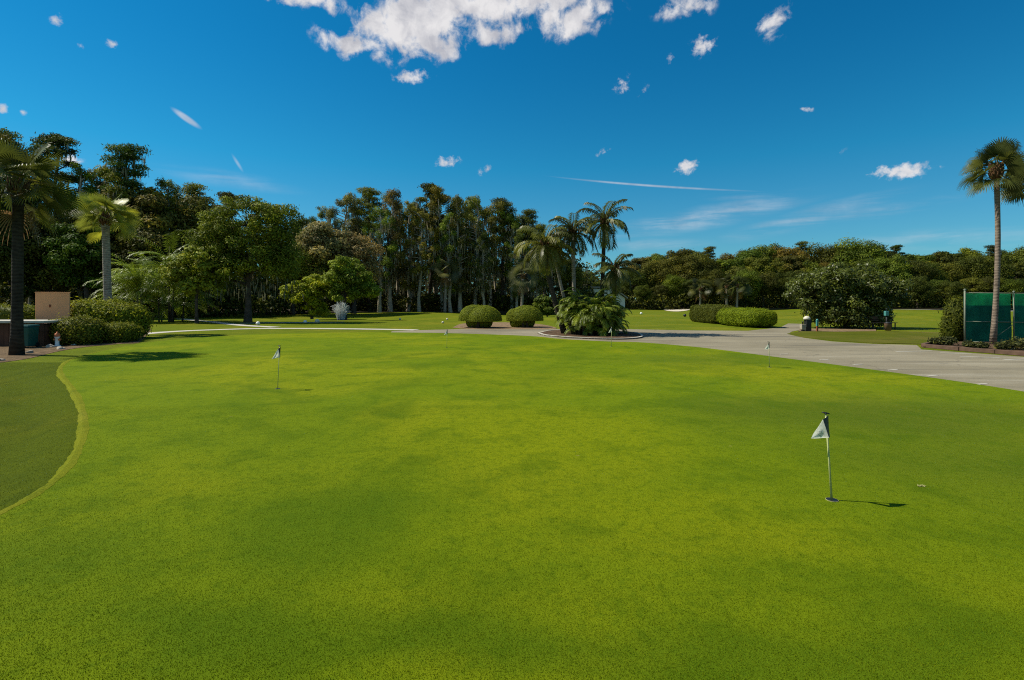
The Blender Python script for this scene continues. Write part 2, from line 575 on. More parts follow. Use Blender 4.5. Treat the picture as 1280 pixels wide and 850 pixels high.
# --- tree kinds: each returns (trunk_mesh, crown_mesh, moss_mesh or None), nominal height given
def tree_cypress(h=18, count=9000, seed=0, width=0.15, low=0.30):
    random.seed(seed)
    mb = MB()
    tp = trunk_pts(h * 0.96, 0.03, 8)
    r0 = h * 0.015
    mb.tube(tp, [r0 * 1.5, r0 * 1.05, r0 * 0.95, r0 * 0.85, r0 * 0.7, r0 * 0.55, r0 * 0.4, r0 * 0.15], 8, cap=False)
    cl, tips = [], []
    n = random.randint(44, 54)
    for i in range(n):
        s = low + (1 - low) * ((i + random.random()) / n)
        prof = width * (0.55 + 0.75 * math.sin(min(1, (s - low) / (1 - low) + 0.12) * math.pi * 0.86)) * h
        w = random.uniform(0, 2 * math.pi)
        rr = prof * random.uniform(0.25, 1.0)
        b = along(tp, s)
        c = b + Vector((math.cos(w) * rr, math.sin(w) * rr, random.uniform(-0.01, 0.04) * h))
        limb(mb, b - Vector((0, 0, 0.03 * h)), c, r0 * 0.28, r0 * 0.07, 5)
        cr = h * random.uniform(0.018, 0.044)
        cl.append((c.x, c.y, c.z, cr * 1.1, cr * 1.1, cr * random.uniform(0.85, 1.5)))
        tips.append((c, cr))
    cl.append((*along(tp, 0.985), h * 0.03, h * 0.03, h * 0.035))
    pts = []
    for c, cr in tips:
        if random.random() < 0.75 and c.z < 0.86 * h:
            for _ in range(random.randint(5, 14)):
                w, q = random.uniform(0, 6.28), random.random() ** 0.5
                pts.append((c.x + math.cos(w) * q * cr * 1.3, c.y + math.sin(w) * q * cr * 1.3, c.z - cr * random.uniform(0.0, 0.5)))
    return (mb.mesh('cypress_trunk', M['greybark'], True), crown_mesh('cypress_crown', cl, count, 0.25, 0.10, shell=0.25, low=0.75, hang=0.6, out=0.7),
            moss_mesh('hanging_moss', np.array(pts), 0.4, 1.9, 0.13))


def tree_pine(h=18, count=6000, seed=0):
    random.seed(seed)
    mb = MB()
    tp = trunk_pts(h * 0.97, 0.03, 8)
    r0 = h * 0.014
    mb.tube(tp, [r0 * 1.3, r0 * 1.0, r0 * 0.95, r0 * 0.85, r0 * 0.72, r0 * 0.6, r0 * 0.42, r0 * 0.15], 8, cap=False)
    cl, tips = [], []
    n = random.randint(15, 19)
    for i in range(n):
        s = 0.60 + 0.39 * ((i + random.random() * 0.8) / n)
        w = i * 2.4 + random.uniform(-0.5, 0.5)
        rr = h * 0.17 * (1.08 - (s - 0.6) / 0.46) * random.uniform(0.45, 1.0)
        b = along(tp, s)
        c = b + Vector((math.cos(w) * rr, math.sin(w) * rr, 0.03 * h))
        limb(mb, b - Vector((0, 0, 0.01 * h)), c, r0 * 0.3, r0 * 0.08, 5, 0.06)
        cr = h * random.uniform(0.035, 0.06)
        cl.append((c.x, c.y, c.z, cr * 1.4, cr * 1.4, cr * 0.5))
        tips.append((c, cr))
    cl.append((*along(tp, 0.99), h * 0.03, h * 0.03, h * 0.03))
    pts = []
    for c, cr in tips:
        if random.random() < 0.6:
            for _ in range(random.randint(4, 10)):
                w, q = random.uniform(0, 6.28), random.random() ** 0.5
                pts.append((c.x + math.cos(w) * q * cr * 1.3, c.y + math.sin(w) * q * cr * 1.3, c.z - cr * 0.2))
    return (mb.mesh('pine_trunk', M['bark'], True), crown_mesh('pine_crown', cl, count, 0.28, 0.09, shell=0.25, low=0.8, out=0.2),
            moss_mesh('hanging_moss', np.array(pts), 0.5, 1.8, 0.15))


def tree_broad(h=15, count=9000, seed=0, width=0.36, base=0.28, ln=0.5, wd=0.3, nclump=34, mat='leaf', trunkmat='bark', zr=None, sparse=1.0):
    random.seed(seed)
    mb = MB()
    tp = trunk_pts(h * 0.62, 0.05, 6)
    r0 = h * 0.022
    mb.tube(tp, [r0 * 1.5, r0 * 1.05, r0, r0 * 0.85, r0 * 0.6, r0 * 0.3], 9, cap=False)
    cz = (1 + base) / 2 * h
    rz = (1 - base) / 2 * h
    rx = width * h
    cl = []
    sq = random.uniform(0.9, 1.15)
    for i in range(nclump):
        zz = 1 - 2 * (i + 0.5) / nclump
        w = i * 2.39996 + random.uniform(-0.4, 0.4)
        q = math.sqrt(max(0, 1 - zz * zz))
        k = random.uniform(0.55, 0.95)
        cr = rx * random.uniform(0.24, 0.42)
        c = Vector((math.cos(w) * q * k * rx * sq, math.sin(w) * q * k * rx, cz + zz * k * rz * 0.92))
        if c.z - cr * 0.5 < base * h * 0.8:
            c.z = base * h * 0.8 + cr * 0.5
        cl.append((c.x, c.y, c.z, cr * 1.15, cr * 1.15, cr * random.uniform(0.65, 0.9)))
        if i % 2 == 0:
            limb(mb, along(tp, random.uniform(0.45, 0.95)), c, r0 * 0.35, r0 * 0.07, 5)
    return (mb.mesh('broadleaf_trunk', M[trunkmat], True), crown_mesh('broadleaf_crown', cl, int(count * sparse), ln, wd, mat, shell=0.4, low=0.55), None)


def tree_lobed(lobes, count, ln, wd, cr=(0.5, 0.9), sub=13, mat='leaf', trunkmat='bark', r0=0.2, seed=0, fork=0.45, out=1.0):
    """crown of separate lobes, each carrying its own leaf clumps, on a forking trunk"""
    random.seed(seed)
    mb = MB()
    cz = sum(l[2] for l in lobes) / len(lobes)
    tp = trunk_pts(cz * 1.05, 0.03, 6)
    mb.tube(tp, [r0 * 1.5, r0 * 1.05, r0, r0 * 0.85, r0 * 0.6, r0 * 0.3], 9, cap=False)
    cl = []
    for (lx, ly, lz, rx, ry, rz) in lobes:
        c = Vector((lx, ly, lz))
        limb(mb, along(tp, random.uniform(fork, 0.8)), c, r0 * 0.5, r0 * 0.14, 6)
        n = max(6, int(sub * (rx * rz) ** 0.5 / 1.6))
        for i in range(n):
            zz = 1 - 1.75 * (i + 0.5) / n
            w = i * 2.39996 + random.uniform(-0.5, 0.5)
            q = math.sqrt(max(0, 1 - zz * zz))
            k = random.uniform(0.6, 1.05)
            p = c + Vector((math.cos(w) * q * rx * k, math.sin(w) * q * ry * k, zz * rz * k))
            r = random.uniform(*cr)
            cl.append((p.x, p.y, max(p.z, r * 0.6), r * 1.2, r * 1.2, r * random.uniform(0.6, 0.85)))
            if i % 2 == 0:
                limb(mb, c, p, r0 * 0.15, r0 * 0.04, 5)
    return (mb.mesh('lobed_trunk', M[trunkmat], True), crown_mesh('lobed_crown', cl, count, ln, wd, mat, shell=0.5, low=0.55, out=out), None)


# --- palms
def fan_leaf(mb, base, azim, elev, petiole, blade, segs=26, droop=0.35, tint=0.5, roll=0.0):
    """costapalmate fan: petiole, then narrow segments spread in a fan whose tips droop"""
    d = Vector((math.cos(azim) * math.cos(elev), math.sin(azim) * math.cos(elev), math.sin(elev)))
    side = Vector((-math.sin(azim), math.cos(azim), 0))
    if roll:
        side = (side * math.cos(roll) + side.cross(d) * math.sin(roll)).normalized()
    upv = side.cross(d) * -1
    if upv.z < 0 and elev > -1.2:
        upv = -upv
    b = Vector(base)
    mid = b + d * petiole * 0.55
    hub = b + d * petiole + Vector((0, 0, -0.10 * petiole))
    mb.tube([b, mid, hub], [0.025, 0.018, 0.012], 4, cap=False, t=0.75)
    dd = (hub - mid).normalized()
    for i in range(segs):
        a = (i / (segs - 1) - 0.5) * 2
        ang = a * 1.75
        L = blade * (1.0 - 0.28 * abs(a)) * random.uniform(0.92, 1.06)
        dirn = (dd * math.cos(ang) + side * math.sin(ang)).normalized()
        cup = upv * (0.16 * abs(a))
        dirn = (dirn + cup).normalized()
        wv = dirn.cross(upv).normalized()
        w = blade * 0.024
        p0 = hub
        p1 = hub + dirn * L * 0.45 + Vector((0, 0, -droop * L * 0.06))
        p2 = hub + dirn * L * 0.80 + Vector((0, 0, -droop * L * 0.36))
        p3 = hub + dirn * L * 0.93 + Vector((0, 0, -droop * L * 0.80))
        tt = min(1, max(0, tint + random.uniform(-0.15, 0.15)))
        mb.add([p0 - wv * w * 0.25, p0 + wv * w * 0.25, p1 + wv * w, p1 - wv * w, p2 + wv * w * 0.7, p2 - wv * w * 0.7, p3 + wv * 0.004, p3 - wv * 0.004],
               [(0, 1, 2, 3), (3, 2, 4, 5), (5, 4, 6, 7)], 0, tt)


def fan_palm(label, base, top, lean=(0, 0), r=0.19, rad_=1.7, n=34, color=(0.10, 0.12, 0.02), seed=1, trunk='palmgrey', bend=0.0, low=-0.9, skirt=6, petiole=0.50):
    random.seed(seed)
    t = thing('fan_palm', label, 'palm tree', (base[0], base[1], 0), 0, None)
    pts = []
    for i in range(9):
        s = i / 8
        pts.append((lean[0] * s + bend * math.sin(s * math.pi), lean[1] * s, top * s))
    rr = [r * 1.35, r * 1.08, r, r * 0.98, r * 0.97, r * 0.95, r * 0.93, r * 0.95, r * 1.05]
    mb = MB()
    mb.tube(pts, rr, 14)
    link('trunk', mb.mesh('palm_trunk', M[trunk], True), t)
    h = Vector(pts[-1])
    mb = MB()                                             # boots: the cut frond bases under the crown
    for i in range(46):
        w = i * 2.4
        z = -0.45 + 0.5 * i / 46
        a = Vector((math.cos(w), math.sin(w), 0))
        p = h + a * (r * 0.85) + Vector((0, 0, z))
        mb.tube([p, p + a * 0.10 + Vector((0, 0, 0.13)), p + a * 0.17 + Vector((0, 0, 0.30))], [0.07, 0.05, 0.025], 5)
    link('frond_bases', mb.mesh('palm_boots', M['boot'], True), t)
    mb = MB()
    for i in range(n):
        s = (i + 0.5) / n
        el = 1.5 - (1.5 - low) * ((s * 0.55 + 0.45 * random.random()))
        w = i * 2.39996 + random.uniform(-0.2, 0.2)
        fan_leaf(mb, h + Vector((0, 0, 0.25 - 0.5 * s)), w, el, rad_ * petiole * random.uniform(0.6, 1.1), rad_ * 0.58 * random.uniform(0.85, 1.1), 30, 0.10 + 0.45 * random.random() ** 2, random.uniform(0.05, 0.95), random.uniform(-1.35, 1.35))
    link('crown', mb.mesh('fan_crown', M['frond'], False, True), t, color=color)
    if skirt:
        mb = MB()
        for i in range(skirt):
            w = i * 2.1 + random.random()
            fan_leaf(mb, h + Vector((0, 0, -0.35)), w, random.uniform(-1.35, -0.9), rad_ * 0.33, rad_ * 0.5, 20, 0.6, random.random())
        link('dead_fronds', mb.mesh('dead_fronds', M['frond'], False, True), t, color=(0.22, 0.13, 0.06))
    return t


def feather_leaf(mb, base, azim, elev, L, droop=0.5, nl=26, ll=0.5, tint=0.5, vee=0.35, w=0.035, hang=0.25, start=0.16):
    a = Vector((math.cos(azim), math.sin(azim), 0))
    p, el = Vector(base), elev
    pts = [p.copy()]
    K = 12
    for i in range(K):
        p = p + (a * math.cos(el) + Vector((0, 0, 1)) * math.sin(el)) * (L / K)
        el -= droop * 2.2 / K * (0.5 + 1.1 * i / K)
        pts.append(p.copy())
    mb.tube(pts, [0.032 * (1 - 0.9 * i / K) + 0.004 for i in range(K + 1)], 4, cap=False, t=0.85)
    side = Vector((-math.sin(azim), math.cos(azim), 0))
    for i in range(nl):
        s = start + (0.985 - start) * i / (nl - 1)
        q = along(pts, s)
        fw = (along(pts, min(0.999, s + 0.03)) - along(pts, max(0, s - 0.03))).normalized()
        up = side.cross(fw)
        if up.z < 0:
            up = -up
        prof = math.sin(min(1.0, 0.22 + 0.9 * (1 - abs(2 * s - 0.95) ** 1.6)) * math.pi / 2)
        for sg in (-1, 1):
            l = ll * prof * random.uniform(0.85, 1.1)
            d = (side * sg * 0.85 + fw * 0.55 + up * vee * random.uniform(0.5, 1.2)).normalized()
            m = q + d * l * 0.5
            e = q + d * l + Vector((0, 0, -hang * l * random.uniform(0.7, 1.6)))
            wv = fw * w
            mb.add([q - wv * 0.3, m - wv + Vector((0, 0, 0.01)), e, m + wv], [(0, 1, 2, 3)], 0, min(1, max(0, tint + random.uniform(-0.2, 0.2))))


def queen_palm(label, base, top, lean, r=0.14, L=2.3, n=20, color=(0.05, 0.075, 0.018), seed=3, trunk='palmgrey', group=None, bend=0.0, low=-0.75):
    random.seed(seed)
    t = thing('feather_palm', label, 'palm tree', (base[0], base[1], 0), 0, group)
    pts = [(lean[0] * (s / 8) + bend * math.sin(s / 8 * math.pi), lean[1] * s / 8, top * s / 8) for s in range(9)]
    mb = MB()
    mb.tube(pts, [r * 1.3, r * 1.1, r, r, r * 0.95, r * 0.92, r * 0.9, r * 0.9, r * 0.95], 12)
    link('trunk', mb.mesh('palm_trunk', M[trunk], True), t)
    h = Vector(pts[-1])
    mb = MB()
    for i in range(16):
        w = i * 2.4
        a = Vector((math.cos(w), math.sin(w), 0))
        p = h + a * r * 0.5 + Vector((0, 0, -0.5 + 0.6 * i / 16))
        mb.tube([p, p + a * 0.14 + Vector((0, 0, 0.3)), p + a * 0.2 + Vector((0, 0, 0.55))], [0.09, 0.06, 0.02], 5)
    link('crown_shaft', mb.mesh('crown_shaft', M['boot'], True), t)
    mb = MB()
    for i in range(n):
        s = (i + 0.5) / n
        el = 1.35 - (1.35 - low) * s + random.uniform(-0.12, 0.12)
        feather_leaf(mb, h + Vector((0, 0, 0.1)), i * 2.39996 + random.uniform(-0.25, 0.25), el, L * random.uniform(0.85, 1.1), random.uniform(0.55, 0.85), 30, L * 0.27, random.random(), 0.25, 0.034, 0.55)
    link('crown', mb.mesh('feather_crown', M['frond'], False, True), t, color=color)
    return t


def feather_thicket(name, label, cat, loc, n, rad_, Lr, color, seed, stems=8, group=None, stemh=0.0, ll=0.42, droop=(0.5, 0.9), lw=0.034, up=0.25):
    random.seed(seed)
    t = thing(name, label, cat, (loc[0], loc[1], 0), 0, group)
    mb, sb = MB(), MB()
    heads = []
    for i in range(stems):
        w, q = random.uniform(0, 6.28), random.random() ** 0.5 * rad_
        b = Vector((math.cos(w) * q, math.sin(w) * q, 0))
        e = b * 1.15 + Vector((0, 0, stemh * (0.08 + 0.97 * random.random()) * (1 - 0.35 * q / rad_) + 0.2))
        sb.tube([b, (b + e) / 2, e], [0.07, 0.06, 0.05], 6)
        heads.append(e)
    for i in range(n):
        h = heads[i % stems]
        out = math.atan2(h.y, h.x) + random.gauss(0, 1.1)
        el = random.uniform(up, 1.5)
        feather_leaf(mb, h - Vector((0, 0, random.uniform(0, 0.35) * h.z)), out, el, random.uniform(*Lr), random.uniform(*droop), 22, ll, random.random(), 0.3, lw, 0.35, 0.1)
    link('stems', sb.mesh('thicket_stems', M['bark'], True), t)
    link('fronds', mb.mesh('thicket_fronds', M['frond'], False, True), t, color=color)
    return t


# --- clipped shrubs: a leafy surface of small leaves over a leafy core
def shrub_surface(fn, count, ln, wd, rough=0.05):
    """fn(n) -> points, normals on the clipped outline"""
    p, nr = fn(count)
    p = p + nr * (0.035 * (np.sin(p[:, 0] * 4.3 + p[:, 1] * 2.1) + np.sin(p[:, 1] * 5.7 - p[:, 2] * 3.0) + 0.7 * np.sin(p[:, 0] * 11.0 + p[:, 2] * 9.0)))[:, None] * (1 if rough > 0.025 else 0.35)
    stray = R.random(len(p)) < 0.03
    p = p + nr * (stray * np.abs(R.normal(0, rough * 2.2, len(p))))[:, None]
    p = p + nr * R.normal(0, rough, (len(p), 1)) - nr * np.abs(R.normal(0, rough * 1.5, (len(p), 1)))
    nn = unit(nr * 0.95 + R.normal(size=p.shape) * 0.42)
    return leaves(p, nn, ln, wd, R.random(len(p)), 0.0)


def ellip_fn(parts, zcut=-9):
    def fn(n):
        P_, N_ = [], []
        for (cx, cy, cz, rx, ry, rz, pw, *zc) in parts:
            k = int(n / len(parts))
            d = unit(R.normal(size=(k, 3)))
            s = np.sum(np.abs(d) ** pw, axis=1, keepdims=True) ** (-1.0 / pw)     # superellipsoid
            p = d * s * np.array([rx, ry, rz])
            nr = unit(np.sign(d) * np.abs(d * s) ** (pw - 1) / np.array([rx, ry, rz]))
            p = p + np.array([cx, cy, cz])
            ok = p[:, 2] > (zc[0] if zc else zcut)
            P_.append(p[ok]); N_.append(nr[ok])
        return np.concatenate(P_), np.concatenate(N_)
    return fn


def core_mesh(parts, zcut, k=0.9, mat='hedge'):
    bm = bmesh.new()
    for (cx, cy, cz, rx, ry, rz, pw, *zc) in parts:
        r = bmesh.ops.create_icosphere(bm, subdivisions=4, radius=1.0)
        for v in r['verts']:
            d = np.array(v.co)
            d = d / np.linalg.norm(d)
            s = np.sum(np.abs(d) ** pw) ** (-1.0 / pw)
            q = d * s * np.array([rx, ry, rz]) * k * (1 + random.uniform(-0.03, 0.03))
            v.co = (cx + q[0], cy + q[1], max(zc[0] if zc else zcut, cz + q[2]))
    me = bpy.data.meshes.new('leafy_core')
    bm.to_mesh(me)
    bm.free()
    me.materials.append(M[mat])
    a = me.attributes.new('tint', 'FLOAT', 'FACE')
    a.data.foreach_set('value', [random.random() * 0.4 for _ in me.polygons])
    return me


def join_meshes(name, a, b):
    va = np.zeros(len(a.vertices) * 3, np.float32); a.vertices.foreach_get('co', va)
    fa = [tuple(p.vertices) for p in a.polygons]
    vb = np.zeros(len(b.vertices) * 3, np.float32); b.vertices.foreach_get('co', vb)
    na = len(a.vertices)
    fb = [tuple(i + na for i in p.vertices) for p in b.polygons]
    me = bpy.data.meshes.new(name)
    me.from_pydata(np.concatenate([va.reshape(-1, 3), vb.reshape(-1, 3)]).tolist(), [], fa + fb)
    me.materials.append(a.materials[0])
    t = me.attributes.new('tint', 'FLOAT', 'FACE')
    t.data.foreach_set('value', [d.value for d in a.attributes['tint'].data] + [d.value for d in b.attributes['tint'].data])
    me.update()
    return me


def clipped(name, label, cat, loc, parts, count, ln, wd, color, rz=0.0, zcut=0.02, rough=0.04, stems=None, group=None, mat='hedge'):
    t = thing(name, label, cat, (loc[0], loc[1], loc[2] if len(loc) > 2 else 0), rz, group)
    v, q, ti = shrub_surface(ellip_fn(parts, zcut), count, ln, wd, rough)
    me = join_meshes(name + '_foliage', mesh_np('leaf_shell', v, q, M[mat], ti), core_mesh(parts, zcut, 0.93, mat))
    link('foliage', me, t, color=color)
    mb = MB()
    for (sx, sy, sh, sr) in (stems or [(0, 0, 0.3, 0.05)]):
        mb.tube([(sx, sy, -0.02), (sx * 0.9, sy * 0.9, sh * 0.5), (sx * 0.7, sy * 0.7, sh)], [sr * 1.2, sr, sr * 0.8], 7)
    link('stem', mb.mesh('shrub_stem', M['bark'], True), t)
    return t


# ------------------------------------------------------------------ terrain
def smoothstep(a, b, x):
    t = np.clip((x - a) / (b - a), 0, 1)
    return t * t * (3 - 2 * t)


LEFT_PX = [(-150, 735), (-60, 677), (0, 645), (40, 624), (75, 598), (97, 568), (106, 535), (101, 505), (88, 483), (76, 467), (80, 456), (95, 448), (125, 440)]


def catmull(pts, k=8):
    P_ = [np.array(p, float) for p in pts]
    P_ = [2 * P_[0] - P_[1]] + P_ + [2 * P_[-1] - P_[-2]]
    o = []
    for i in range(1, len(P_) - 2):
        for j in range(k):
            t = j / k
            a, b, c, d = P_[i - 1:i + 3]
            o.append(0.5 * (2 * b + (c - a) * t + (2 * a - 5 * b + 4 * c - d) * t * t + (3 * b - a - 3 * c + d) * t ** 3))
    o.append(P_[-2])
    return np.array(o)


LEFT = catmull([G(*p) for p in LEFT_PX], 14)            # left edge of the putting green, near to far
BACK = catmull([G(*p) for p in [(125, 440), (200, 427), (320, 418.5), (450, 416), (560, 417), (660, 420.5), (700, 424.2), (760, 427.5), (800, 428.6), (860, 433.5), (900, 438), (980, 448.5), (1100, 464.5), (1200, 478.5), (1280, 491), (1500, 526), (2600, 800)]], 6)


def left_dist(x, y):
    """distance outside the left edge (0 inside)"""
    x, y = np.asarray(x, float), np.asarray(y, float)
    ex = np.interp(y, LEFT[:, 1], LEFT[:, 0])
    d = ex - x
    w = smoothstep(1.0, 3.0, y) * (1 - smoothstep(12.5, 16.0, y))
    return np.maximum(d, 0) * w


def hgt(x, y):
    x, y = np.asarray(x, float), np.asarray(y, float)
    d = left_dist(x, y)
    z = -0.16 * smoothstep(0.0, 1.1, d) * (1 - smoothstep(5.5, 8.0, d))
    far = smoothstep(44, 60, y)
    z = z + far * (0.22 * np.sin(x * 0.11 + 0.6) * np.sin(y * 0.14 + 0.4) + 0.10 * np.sin(x * 0.31 + y * 0.07))
    berm = np.exp(-((y - 62) / 6.0) ** 2) * smoothstep(12, 20, x) * 0.45
    return z + berm - 0.02 * far


def grid_sheet(name, xs, ys, mat, dz=0.0):
    gx, gy = np.meshgrid(xs, ys)
    z = hgt(gx, gy) + dz - 0.06 * smoothstep(0.15, 0.6, left_dist(gx, gy)) * 1.0
    v = np.stack([gx, gy, z], -1).reshape(-1, 3)
    nx, ny = len(xs), len(ys)
    i = np.arange(nx - 1)[None, :] + nx * np.arange(ny - 1)[:, None]
    q = np.stack([i, i + 1, i + nx + 1, i + nx], -1).reshape(-1, 4)
    me = mesh_np(name, v, q, mat, np.zeros(len(q)))
    me.polygons.foreach_set('use_smooth', [True] * len(q))
    return me


def poly_sheet(name, poly, z, mat, skirt=0.0, follow=False):
    """flat (or ground-following) sheet with the outline POLY; SKIRT turns its rim down"""
    bm = bmesh.new()
    vs = [bm.verts.new((p[0], p[1], z)) for p in poly]
    f = bm.faces.new(vs)
    if f.normal.z < 0:
        f.normal_flip()
    f.normal_update()
    if f.normal.z < 0:
        f.normal_flip()
    if skirt:
        n = len(vs)
        lo = [bm.verts.new((v.co.x, v.co.y, z - skirt)) for v in vs]
        for i in range(n):
            bm.faces.new((vs[i], vs[(i + 1) % n], lo[(i + 1) % n], lo[i]))
    bmesh.ops.triangulate(bm, faces=[q for q in bm.faces if len(q.verts) > 4])
    if follow:
        for v in bm.verts:
            v.co.z = float(hgt(v.co.x, v.co.y)) + z
    bm.normal_update()
    me = bpy.data.meshes.new(name)
    bm.to_mesh(me)
    bm.free()
    me.materials.append(mat)
    return me


def strip_sheet(name, left, right, mat, dz=0.0, zl=None):
    n = len(left)
    v = []
    for i in range(n):
        for p in (left[i], right[i]):
            v.append((p[0], p[1], float(hgt(p[0], p[1])) + dz))
    me = bpy.data.meshes.new(name)
    me.from_pydata(v, [], [(2 * i, 2 * i + 1, 2 * i + 3, 2 * i + 2) for i in range(n - 1)])
    me.materials.append(mat)
    me.polygons.foreach_set('use_smooth', [True] * (n - 1))
    return me


def ribbon(px, w, k=6):
    c = catmull([G(*p) for p in px], k)
    t = np.gradient(c, axis=0)
    t /= np.linalg.norm(t, axis=1, keepdims=True)
    nrm = np.stack([-t[:, 1], t[:, 0]], 1) * w / 2
    return c + nrm, c - nrm


def axis(lo, hi, near, far, mid=60):
    a = np.arange(lo, hi, near)
    return a


xs = np.concatenate([[-900, -500, -300, -200, -150, -120], np.arange(-100, -26, 2.0), np.arange(-26, 4, 0.3), np.arange(4, 100, 2.0), [110, 130, 160, 200, 300, 500, 900]])
ys = np.concatenate([[-60, -30, -10, -4], np.arange(0, 24, 0.3), np.arange(24, 130, 1.5), [140, 160, 200, 260, 350, 500, 800, 1200]])
struct('ground', grid_sheet('ground', xs, ys, M['lawn']), 'wide mown lawn of the golf course running to the woods', 'lawn')

# putting green (raised 3 cm, rim turned down)
poly = [tuple(p) for p in LEFT] + [tuple(p) for p in BACK[1:]] + [(16, -4), (-6, -4), (-7, 1.0)]
GZ = 0.03
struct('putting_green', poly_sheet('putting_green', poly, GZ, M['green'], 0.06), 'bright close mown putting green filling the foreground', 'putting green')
# scalped pale lip along the left edge, and the darker rough beyond it
wob = 0.5 + 0.5 * np.clip(np.sin(np.arange(len(LEFT)) * 0.31 + 1) * 0.6 + np.sin(np.arange(len(LEFT)) * 0.93) * 0.4 + 0.35 * np.sin(np.arange(len(LEFT)) * 2.3), -1, 1)
tl = np.gradient(LEFT, axis=0)
tl /= np.linalg.norm(tl, axis=1, keepdims=True)
nl = np.stack([-tl[:, 1], tl[:, 0]], 1)
lipw = (0.09 + 0.09 * wob)[:, None]
v, f = [], []
for i in range(len(LEFT)):
    a = LEFT[i] - nl[i] * (0.03 + 0.03 * wob[i])
    b = LEFT[i] + nl[i] * 0.03
    c = LEFT[i] + nl[i] * (0.065 + 0.04 * wob[i])
    v += [(a[0], a[1], GZ + 0.002), (b[0], b[1], GZ + 0.003), (c[0], c[1], float(hgt(c[0], c[1])) + 0.006)]
    if i:
        o = 3 * i
        f += [(o - 3, o - 2, o + 1, o), (o - 2, o - 1, o + 2, o + 1)]
me = bpy.data.meshes.new('green_edge')
me.from_pydata(v, [], f)
me.materials.append(M['edge'])
struct('green_edge', me, 'pale scalped lip curving along the edge of the putting green', 'turf edge')
near = [i for i in range(len(LEFT)) if LEFT[i][1] < 16.5]
lf = np.array([LEFT[i] + nl[i] * (0.07) for i in near])
cols = 26
v, f = [], []
for i, p in enumerate(lf):
    y = p[1]
    wmax = 3.2 + 6.5 * float(smoothstep(2, 9, y)) * (1 - 0.85 * float(smoothstep(11.0, 16.5, y)))
    for j in range(cols):
        s = (j / (cols - 1)) ** 1.7
        x = p[0] - wmax * s
        v.append((x, y, float(hgt(x, y)) + 0.006 - 0.1 * (j == cols - 1)))
for i in range(len(lf) - 1):
    for j in range(cols - 1):
        f.append((i * cols + j, i * cols + j + 1, (i + 1) * cols + j + 1, (i + 1) * cols + j))
me = bpy.data.meshes.new('rough_turf')
me.from_pydata(v, [], f)
me.materials.append(M['rough'])
me.polygons.foreach_set('use_smooth', [True] * len(f))
struct('rough_turf', me, 'dark longer grass in the hollow beside the putting green', 'rough')

# drive: near edge follows the green, far edge from the topiary bed to the timber border
far_px = [(2600, 640), (1500, 470), (1290, 447), (1152, 437), (1146, 431.5), (1090, 430), (1040, 427), (1005, 422.5), (985, 417.5), (990, 414.5), (1003, 412.0), (1010, 405), (985, 404.5), (975, 409.5), (935, 413.6), (870, 413.2), (785, 411.6), (690, 411.2), (600, 411), (545, 412.2), (490, 414.0)]
road = [tuple(p) for p in BACK if p[0] > G(480, 416)[0]]
road = [(p[0] + 0.0, p[1] + 0.02) for p in road] + [G(*p) for p in far_px]
struct('road', poly_sheet('road', road, 0.008, M['asphalt']), 'pale worn asphalt drive sweeping behind the putting green', 'road')
mb = MB()
for (px, py) in [(983, 442.3), (1034, 449.6), (1077, 455.6), (1121, 462.6), (1172, 470.2), (1235, 480.8)]:
    x, y = G(px, py + 1.2)
    mb.box((x, y + 0.16, 0.014), (0.40, 0.07, 0.004), rad(20))
for (a, b) in [((1120, 440), (1165, 439)), ((1175, 441.5), (1215, 443)), ((1200, 446), (1250, 447.5)), ((1255, 450), (1300, 449))]:
    p, q = G(*a), G(*b)
    L = math.hypot(q[0] - p[0], q[1] - p[1])
    mb.box(((p[0] + q[0]) / 2, (p[1] + q[1]) / 2, 0.0145), (L, 0.10, 0.003), math.atan2(q[1] - p[1], q[0] - p[0]))
struct('road_marking', mb.mesh('road_marking', M['kerb']), 'worn white parking marks painted on the drive', 'road marking')
a, b = ribbon([(100, 424), (165, 418.6), (210, 415), (260, 412.6), (330, 410.8), (420, 411), (520, 412.5)], 1.1)
struct('path', strip_sheet('path', a, b, M['concrete'], 0.012), 'pale concrete cart path curving through the lawn', 'path')
a, b = ribbon([(225, 398), (262, 402), (300, 406.5), (345, 409.2)], 0.9)
struct('path', strip_sheet('path', a, b, M['concrete'], 0.016), 'narrow concrete path running up beside the lawn oak', 'path')
a, b = ribbon([(300, 404.3), (345, 403.6), (390, 403.2), (430, 402.6)], 0.8)
struct('path', strip_sheet('path', a, b, M['concrete'], 0.02), 'thin grey path lying in the shade of the lawn oak', 'path')
struct('sand_bunker', poly_sheet('sand_bunker', catmull([G(*p) for p in [(812, 383.6), (825, 386), (838, 387.6), (855, 387.4), (868, 386.6), (880, 386.2), (870, 384.8), (850, 384.2), (832, 383.4), (812, 383.6)]], 4)[:-1], 0.06, M['sand'], 0.3, True), 'pale sand bunker in the far fairway', 'bunker')
fp = np.arange(62, 108, 2.0)
struct('path', strip_sheet('path', [(q, 99.0 + 0.02 * (q - 62)) for q in fp], [(q, 100.2 + 0.02 * (q - 62)) for q in fp], M['concrete'], 0.10), 'thin pale cart path along the foot of the far wood', 'path')

